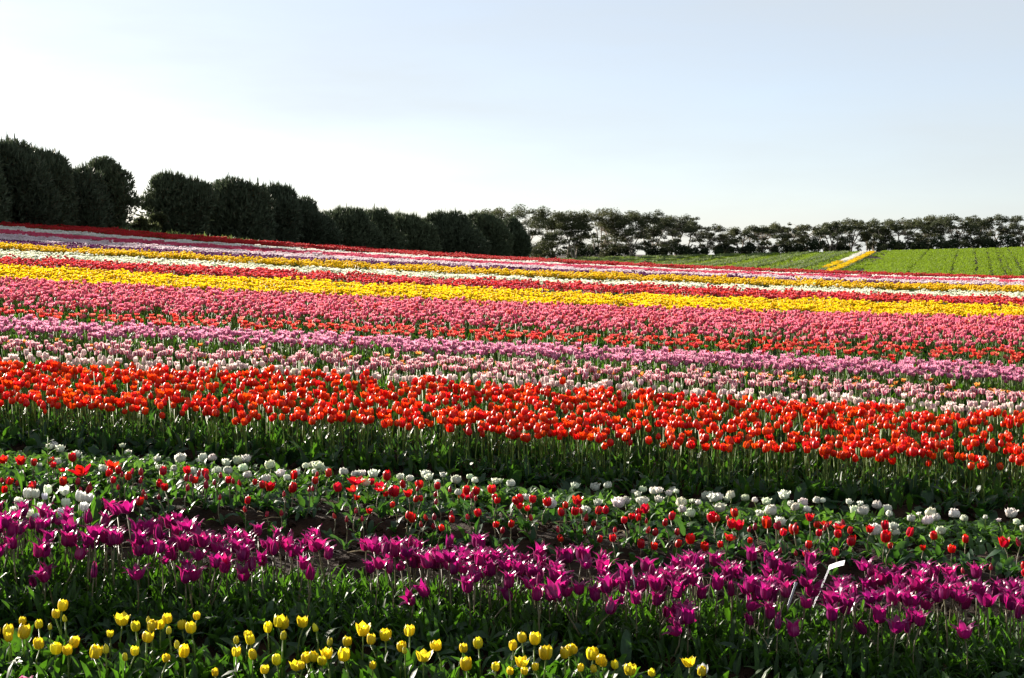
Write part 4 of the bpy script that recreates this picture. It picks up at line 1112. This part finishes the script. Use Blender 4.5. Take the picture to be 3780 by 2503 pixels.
def gum(X, d, top_y, wpx, base_y, label, seed, thin=0.0, dark=0.0):
    rs2 = np.random.default_rng(seed)
    v = (X - CX) / FPX; x = v * d
    z0 = min(gz(x, d, False), CAM_Z + d * (EYE_Y - base_y) / FPX) - .4
    H = CAM_Z + d * (EYE_Y - top_y) / FPX - z0; Wd = wpx / FPX * d * .5
    t = tree_root('gum_tree', x, d, label, 'tree', 'gum trees behind the far slope', z0)
    G = Geo(); tips = []; stems = []
    nst = rs2.integers(2, 5)
    for s in range(nst):                                            # several thin pale stems that lean apart
        bx, by = rs2.normal(0, .12 * Wd, 2)
        ex = ((s + .5) / nst - .5) * Wd * 1.1 + rs2.normal(0, .08 * Wd); ey = rs2.normal(0, .3 * Wd)
        top = H * rs2.uniform(.74, .9) * (1 - .12 * abs(ex) / Wd)
        pts = np.array([(bx, by, -.3), (bx + (ex - bx) * .22 + rs2.normal(0, .1), by + (ey - by) * .2, top * .33), (bx + (ex - bx) * .62 + rs2.normal(0, .15), by + (ey - by) * .6, top * .68), (ex, ey, top)])
        V, F = tube_VF(pts, [.20, .16, .12, .04], 5); G.add(V, F)
        stems.append(pts); tips.append((pts[-1], 1.1))
    nc = int(44 * (1 - .4 * thin))
    for c in range(nc):
        f = rs2.uniform(.08, 1.0) ** .7
        env = Wd * (.50 + .50 * math.sin(min(1.0, f * 1.15) * math.pi * .62)) * (1.0 if f < .8 else 1 - .9 * (f - .8) / .2 * .55)
        st = stems[rs2.integers(nst)]
        x1 = rs2.uniform(-1, 1) * env; y1 = rs2.normal(0, .4) * Wd
        tip = np.array([x1, y1, min(H * f, H * (1 - .22 * (abs(x1) / Wd) ** 2)) - .2])
        k0 = np.argmin(np.abs(st[:, 2] - tip[2] * .72)); src = st[k0]
        mid = src + (tip - src) * .5 + np.array([0, 0, .06 * H * rs2.uniform(0, 1)])
        V, F = tube_VF([src, mid, tip], [.06, .04, .012], 3); G.add(V, F)
        tips.append((tip, 1.0 if f > .6 else .85))
    P, D = [], []
    for tip, k in tips:
        if rs2.random() < thin * .5: continue
        R0 = min(Wd * .30, .10 * H) * k * rs2.uniform(.5, 1.6)
        n = int(190 * (1 - thin * .3) * (R0 / 1.0) ** 1.7) + 22
        q = rs2.normal(0, 1, (n, 3)); q /= np.linalg.norm(q, axis=1)[:, None]
        q = q * (rs2.random((n, 1)) ** .45) * R0 * np.array([1.15, 1.15, .85])
        q[:, 2] = np.where(q[:, 2] < 0, q[:, 2] * .55, q[:, 2]) - .12 * (q[:, 0] ** 2 + q[:, 1] ** 2) / max(R0, .1)
        P.append(q + tip); D.append(q * .4 + rs2.normal(0, .5, (n, 3)) + np.array([0, 0, -.25]))
    P, D = np.concatenate(P), np.concatenate(D)
    obj('crown', tri_mesh('crown', sprays(P, D, .28, .16, rs2, 2, .6), [M['gum_leaf']]), t)
    obj('trunk', G.mesh('trunk', [M['gum_bark']]), t)
    return t
GUMS = [(1828, 783, 170, 'gum showing above the right end of the pine hedge'), (1955, 774, 190, 'gum with a high umbrella of leaves just past the pine hedge'), (2035, 797, 150, 'slender gum between two umbrella crowns'),
    (2112, 783, 190, 'gum with a broad rounded crown and pale forked stems'), (2207, 776, 170, 'tall gum with a separate high tuft on top'), (2265, 798, 130, 'thin see-through gum with a wispy top'),
    (2335, 786, 170, 'dark leafy gum left of the biggest crown'), (2412, 780, 190, 'gum with layered crown shelves, left half of the big dark clump'), (2500, 793, 240, 'biggest darkest gum with a heavy spreading crown'),
    (2604, 838, 180, 'lower gum in the dip right of the biggest crown'), (2674, 858, 120, 'lowest sparse gum at the bottom of the dip'), (2744, 846, 120, 'small airy gum after the dip'),
    (2820, 828, 170, 'pale stemmed gum with a ragged flat top'), (2907, 828, 170, 'gum with a dark middle crown above the grey rows'), (2994, 823, 160, 'round crowned gum above the yellow row'),
    (3070, 830, 150, 'dense gum just left of the yellow row end'), (3143, 817, 150, 'tall gum above the top of the yellow row'), (3206, 811, 120, 'thin gum with a lone high tuft'),
    (3262, 822, 140, 'dark gum standing on the corner of the green crop'), (3332, 808, 180, 'gum with a wide flat umbrella crown'), (3426, 806, 180, 'gum in front of a bright gap above the green slope'),
    (3525, 793, 190, 'high domed gum, tallest above the green slope'), (3600, 806, 150, 'gum leaning in beside the high dome'), (3682, 797, 190, 'dark double crowned gum second from the right edge'), (3772, 834, 150, 'low gum cut by the right edge'),
    (3880, 812, 190, 'gum beyond the right edge'), (3990, 806, 190, 'farther gum beyond the right edge')]
for i, (X, ty, wpx, lab) in enumerate(GUMS):
    v = (X - CX) / FPX
    d = np.interp(v, [0, .05, .12, .3], [300, 330, 338, 340]) + (i % 3 - 1) * 5
    by = np.interp(X, [1828, 2060, 2400, 3216, 3780], [985, 968, 952, 932, 917])
    gum(X, float(d), ty + (i * 37 % 15) - 9, wpx * (.95 + .14 * (i * 7 % 5)), float(by), lab, 900 + i, thin=.55 if 'thin' in lab or 'sparse' in lab or 'airy' in lab or 'wispy' in lab else .15)

def bush(name, X, d, top_y, wpx, label, seed, mat='bush_leaf', grp=None):
    rs2 = np.random.default_rng(seed)
    x = (X - CX) / FPX * d; z0 = gz(x, d, False) - .2
    H = max(.6, CAM_Z + d * (EYE_Y - top_y) / FPX - z0); Wd = wpx / FPX * d * .5
    t = tree_root(name, x, d, label, 'bush', grp, z0)
    P, D = [], []
    for i in range(7):
        c = np.array([rs2.normal(0, .45) * Wd, rs2.normal(0, .3) * Wd, H * rs2.uniform(.25, .72)]); r = min(Wd * .55, H * .42) * rs2.uniform(.6, 1)
        n = 170; q = rs2.normal(0, 1, (n, 3)); q /= np.linalg.norm(q, axis=1)[:, None]
        P.append(c + q * r * rs2.uniform(.6, 1.05, n)[:, None]); D.append(q * .7 + np.array([0, 0, .4]))
    obj('crown', tri_mesh('crown', sprays(np.concatenate(P), np.concatenate(D), .38, .2, rs2, 3, .6), [M[mat]]), t)
    G = Geo(); limb_tree(G, np.array([0, 0, -.1]), [(rs2.normal(0, .4) * Wd, rs2.normal(0, .3) * Wd, H * .6) for _ in range(4)], .07, rs2, 4)
    obj('trunk', G.mesh('trunk', [M['bark']]), t)
BUSHES = [(2000, 905, 110, 'dark bush at the foot of the first gums past the hedge'), (2110, 912, 90, 'squat dark bush under the broad rounded gum'), (2190, 918, 110, 'dark bush under the gum with a high tuft'), (2290, 925, 120, 'low dark bush under the thin gum'),
    (2400, 915, 120, 'dark undergrowth bush left below the biggest gum'), (2490, 905, 130, 'tall undergrowth bush right below the biggest gum'), (2590, 918, 130, 'dark bush in the dip of the tree line'), (2690, 920, 110, 'low bush under the lowest gum'),
    (2790, 912, 120, 'dark bush above the grey green rows'), (2890, 908, 120, 'bush under the dark middle gum'), (2985, 905, 110, 'bush right of the dark middle gum'), (3080, 905, 120, 'bush just left of the yellow row top'),
    (3260, 905, 100, 'bush at the corner of the green crop'), (3370, 898, 120, 'bush below the flat umbrella gum'), (3480, 892, 120, 'bush under the bright gap'), (3580, 890, 130, 'bush below the high domed gum'), (3700, 888, 120, 'bush near the right edge above the crop')]
for i, (X, ty, wpx, lab) in enumerate(BUSHES):
    bush('undergrowth_bush', X, 333 + (i % 2) * 4, ty - 10 - (i * 5 % 9), wpx * 1.55, lab, 1000 + i, grp='bushes under the gum trees')
bush('gap_bush', 528, 118, 795, 70, 'small olive bush in the bright gap of the hedge', 1050, 'gum_leaf')
bush('gap_bush', 575, 121, 770, 60, 'taller sunlit bush at the right side of the hedge gap', 1051, 'gum_leaf')

# ------------------------------------------------------------------ markers, weed, straw and clods of the near furrows
def box_mesh(name, sx, sy, sz, mat, bev=.0015):
    import bmesh
    bm = bmesh.new(); bmesh.ops.create_cube(bm, size=1.0)
    bmesh.ops.scale(bm, vec=(sx, sy, sz), verts=bm.verts)
    bmesh.ops.bevel(bm, geom=bm.edges[:], offset=bev, segments=2, affect='EDGES', profile=.5)
    me = bpy.data.meshes.new(name); bm.to_mesh(me); bm.free(); me.materials.append(mat); return me
def marker():
    x, y = at_pixel(3058, 2092, .30)
    z = gz(x, y)
    t = bpy.data.objects.new('plant_marker', None); COL.objects.link(t); t.location = (x, y, z)
    tag(t, 'white angled label plate on a slanted white stake above purple tulips', 'plant marker')
    V, F = tube_VF([(-.142, 0, -.05), (.004, 0, .305)], [.0055, .0055], 4)
    G = Geo(); G.add(V, F); obj('stake', G.mesh('stake', [M['plate']], False), t)
    # thin plastic plate, slightly bowed, rising to the right
    V, F = [], []
    for i in range(6):
        for j in range(4):
            a, c = i / 5, j / 3
            V.append((a * .092, .010 * math.sin(a * 3.14) - (c - .5) * .030, a * .030 + (c - .5) * .036 + .003 * math.sin(c * 3.14)))
    for i in range(5):
        for j in range(3):
            k = i * 4 + j; F.append((k, k + 4, k + 5, k + 1))
    G = Geo(); G.add(np.array(V), F)
    b = obj('sign_plate', G.mesh('sign_plate', [M['plate']]), t, (.0, -.004, .313))
marker()
def small_tag(X, Y, h, lean, label):
    x, y = at_pixel(X, Y, h)
    t = bpy.data.objects.new('row_tag', None); COL.objects.link(t); t.location = (x, y, gz(x, y)); t.rotation_euler = (0, lean, .2)
    tag(t, label, 'row tag', 'small tags pushed into the soil')
    obj('blade', box_mesh('blade', .013, .003, h + .05, M['tag_plastic'], .0008), t, (0, 0, h / 2 - .02))
    obj('tip', box_mesh('tip', .018, .0034, .018, M['tag_plastic'], .0008), t, (0, 0, h + .004))
small_tag(2366, 2076, .25, -.22, 'grey blue plastic tag standing behind the middle of the purple bed')
small_tag(2889, 2127, .24, .34, 'slanting grey tag behind the purple bed near the white plate')

def weed():
    x, y = at_pixel(178, 1625, .36)
    t = bpy.data.objects.new('weed', None); COL.objects.link(t); t.location = (x, y, gz(x, y))
    tag(t, 'leafy weed rising in shade above the double white bed, far left', 'weed')
    obj('stem', stem_mesh('stem', .38, .05, M['stem'], .004), t)
    lm = [leaf_mesh('leaf', .085, .017, M['leaf'], 1100 + i, .5, .5, 4, 2) for i in range(3)]
    for i in range(16):
        obj('leaf', lm[i % 3], t, (0, 0, .10 + .018 * i), (0, rs.normal(0, .15), i * 2.4), rs.uniform(.7, 1.1) * (1.15 - i * .03))
weed()

def clod_mesh(seed, mat, r=.02):
    rs2 = np.random.default_rng(seed)
    import bmesh
    bm = bmesh.new(); bmesh.ops.create_icosphere(bm, subdivisions=2, radius=r)
    for v in bm.verts: v.co *= 1 + rs2.normal(0, .16)
    for v in bm.verts: v.co.z *= .7
    me = bpy.data.meshes.new('clod'); bm.to_mesh(me); bm.free(); me.materials.append(mat); return me
x, y = bed_points(5.6, 13.4, 95, rs=rs)
pts = np.stack([x, y, ground(x, y) + .004], 1)
scatter('soil_clods', pts, proto_collection('proto_soil_clods', [clod_mesh(1200 + q, M['soil'], .011 + .004 * q) for q in range(5)]), 'loose crumbs of dark red brown soil between the beds', 1.0, .4, .5, rs)
def straw_mesh(seed):
    rs2 = np.random.default_rng(seed)
    L = rs2.uniform(.05, .14)
    V, F = tube_VF([(-L / 2, 0, 0), (0, rs2.normal(0, .008), .006), (L / 2, 0, 0)], [.0016, .002, .0012], 4)
    G = Geo(); G.add(V, F); return G.mesh('straw', [M['straw']], False)
x, y = bed_points(8.4, 12.6, 22, rs=rs)
scatter('straw_litter', np.stack([x, y, ground(x, y) + .012], 1), proto_collection('proto_straw', [straw_mesh(1300 + q) for q in range(5)]), 'bits of dry straw and dead stalk lying on the soil', 1.0, .3, .12, rs)
for X, Y, L, lab in ((1345, 2027, .11, 'pale dry stick lying on the soil behind the purple bed, middle left'), (2480, 2094, .12, 'pale dry stick on the soil behind the purple bed, right of middle'), (545, 1945, .04, 'short pale scrap of stalk on the dark furrow, left')):
    x, y = at_pixel(X, Y, .03)
    V, F = tube_VF([(-L, 0, 0), (-L * .3, .01, .012), (L * .4, -.008, .010), (L, .004, 0)], [.005, .006, .0055, .004], 6)
    G = Geo(); G.add(V, F)
    o = obj('dry_stick', G.mesh('dry_stick', [M['straw']]), None, (x, y, gz(x, y) + .03), (0, 0, rs.normal(0, .15)))
    tag(o, lab, 'stick', 'dry sticks in the furrow')

finish_labels()
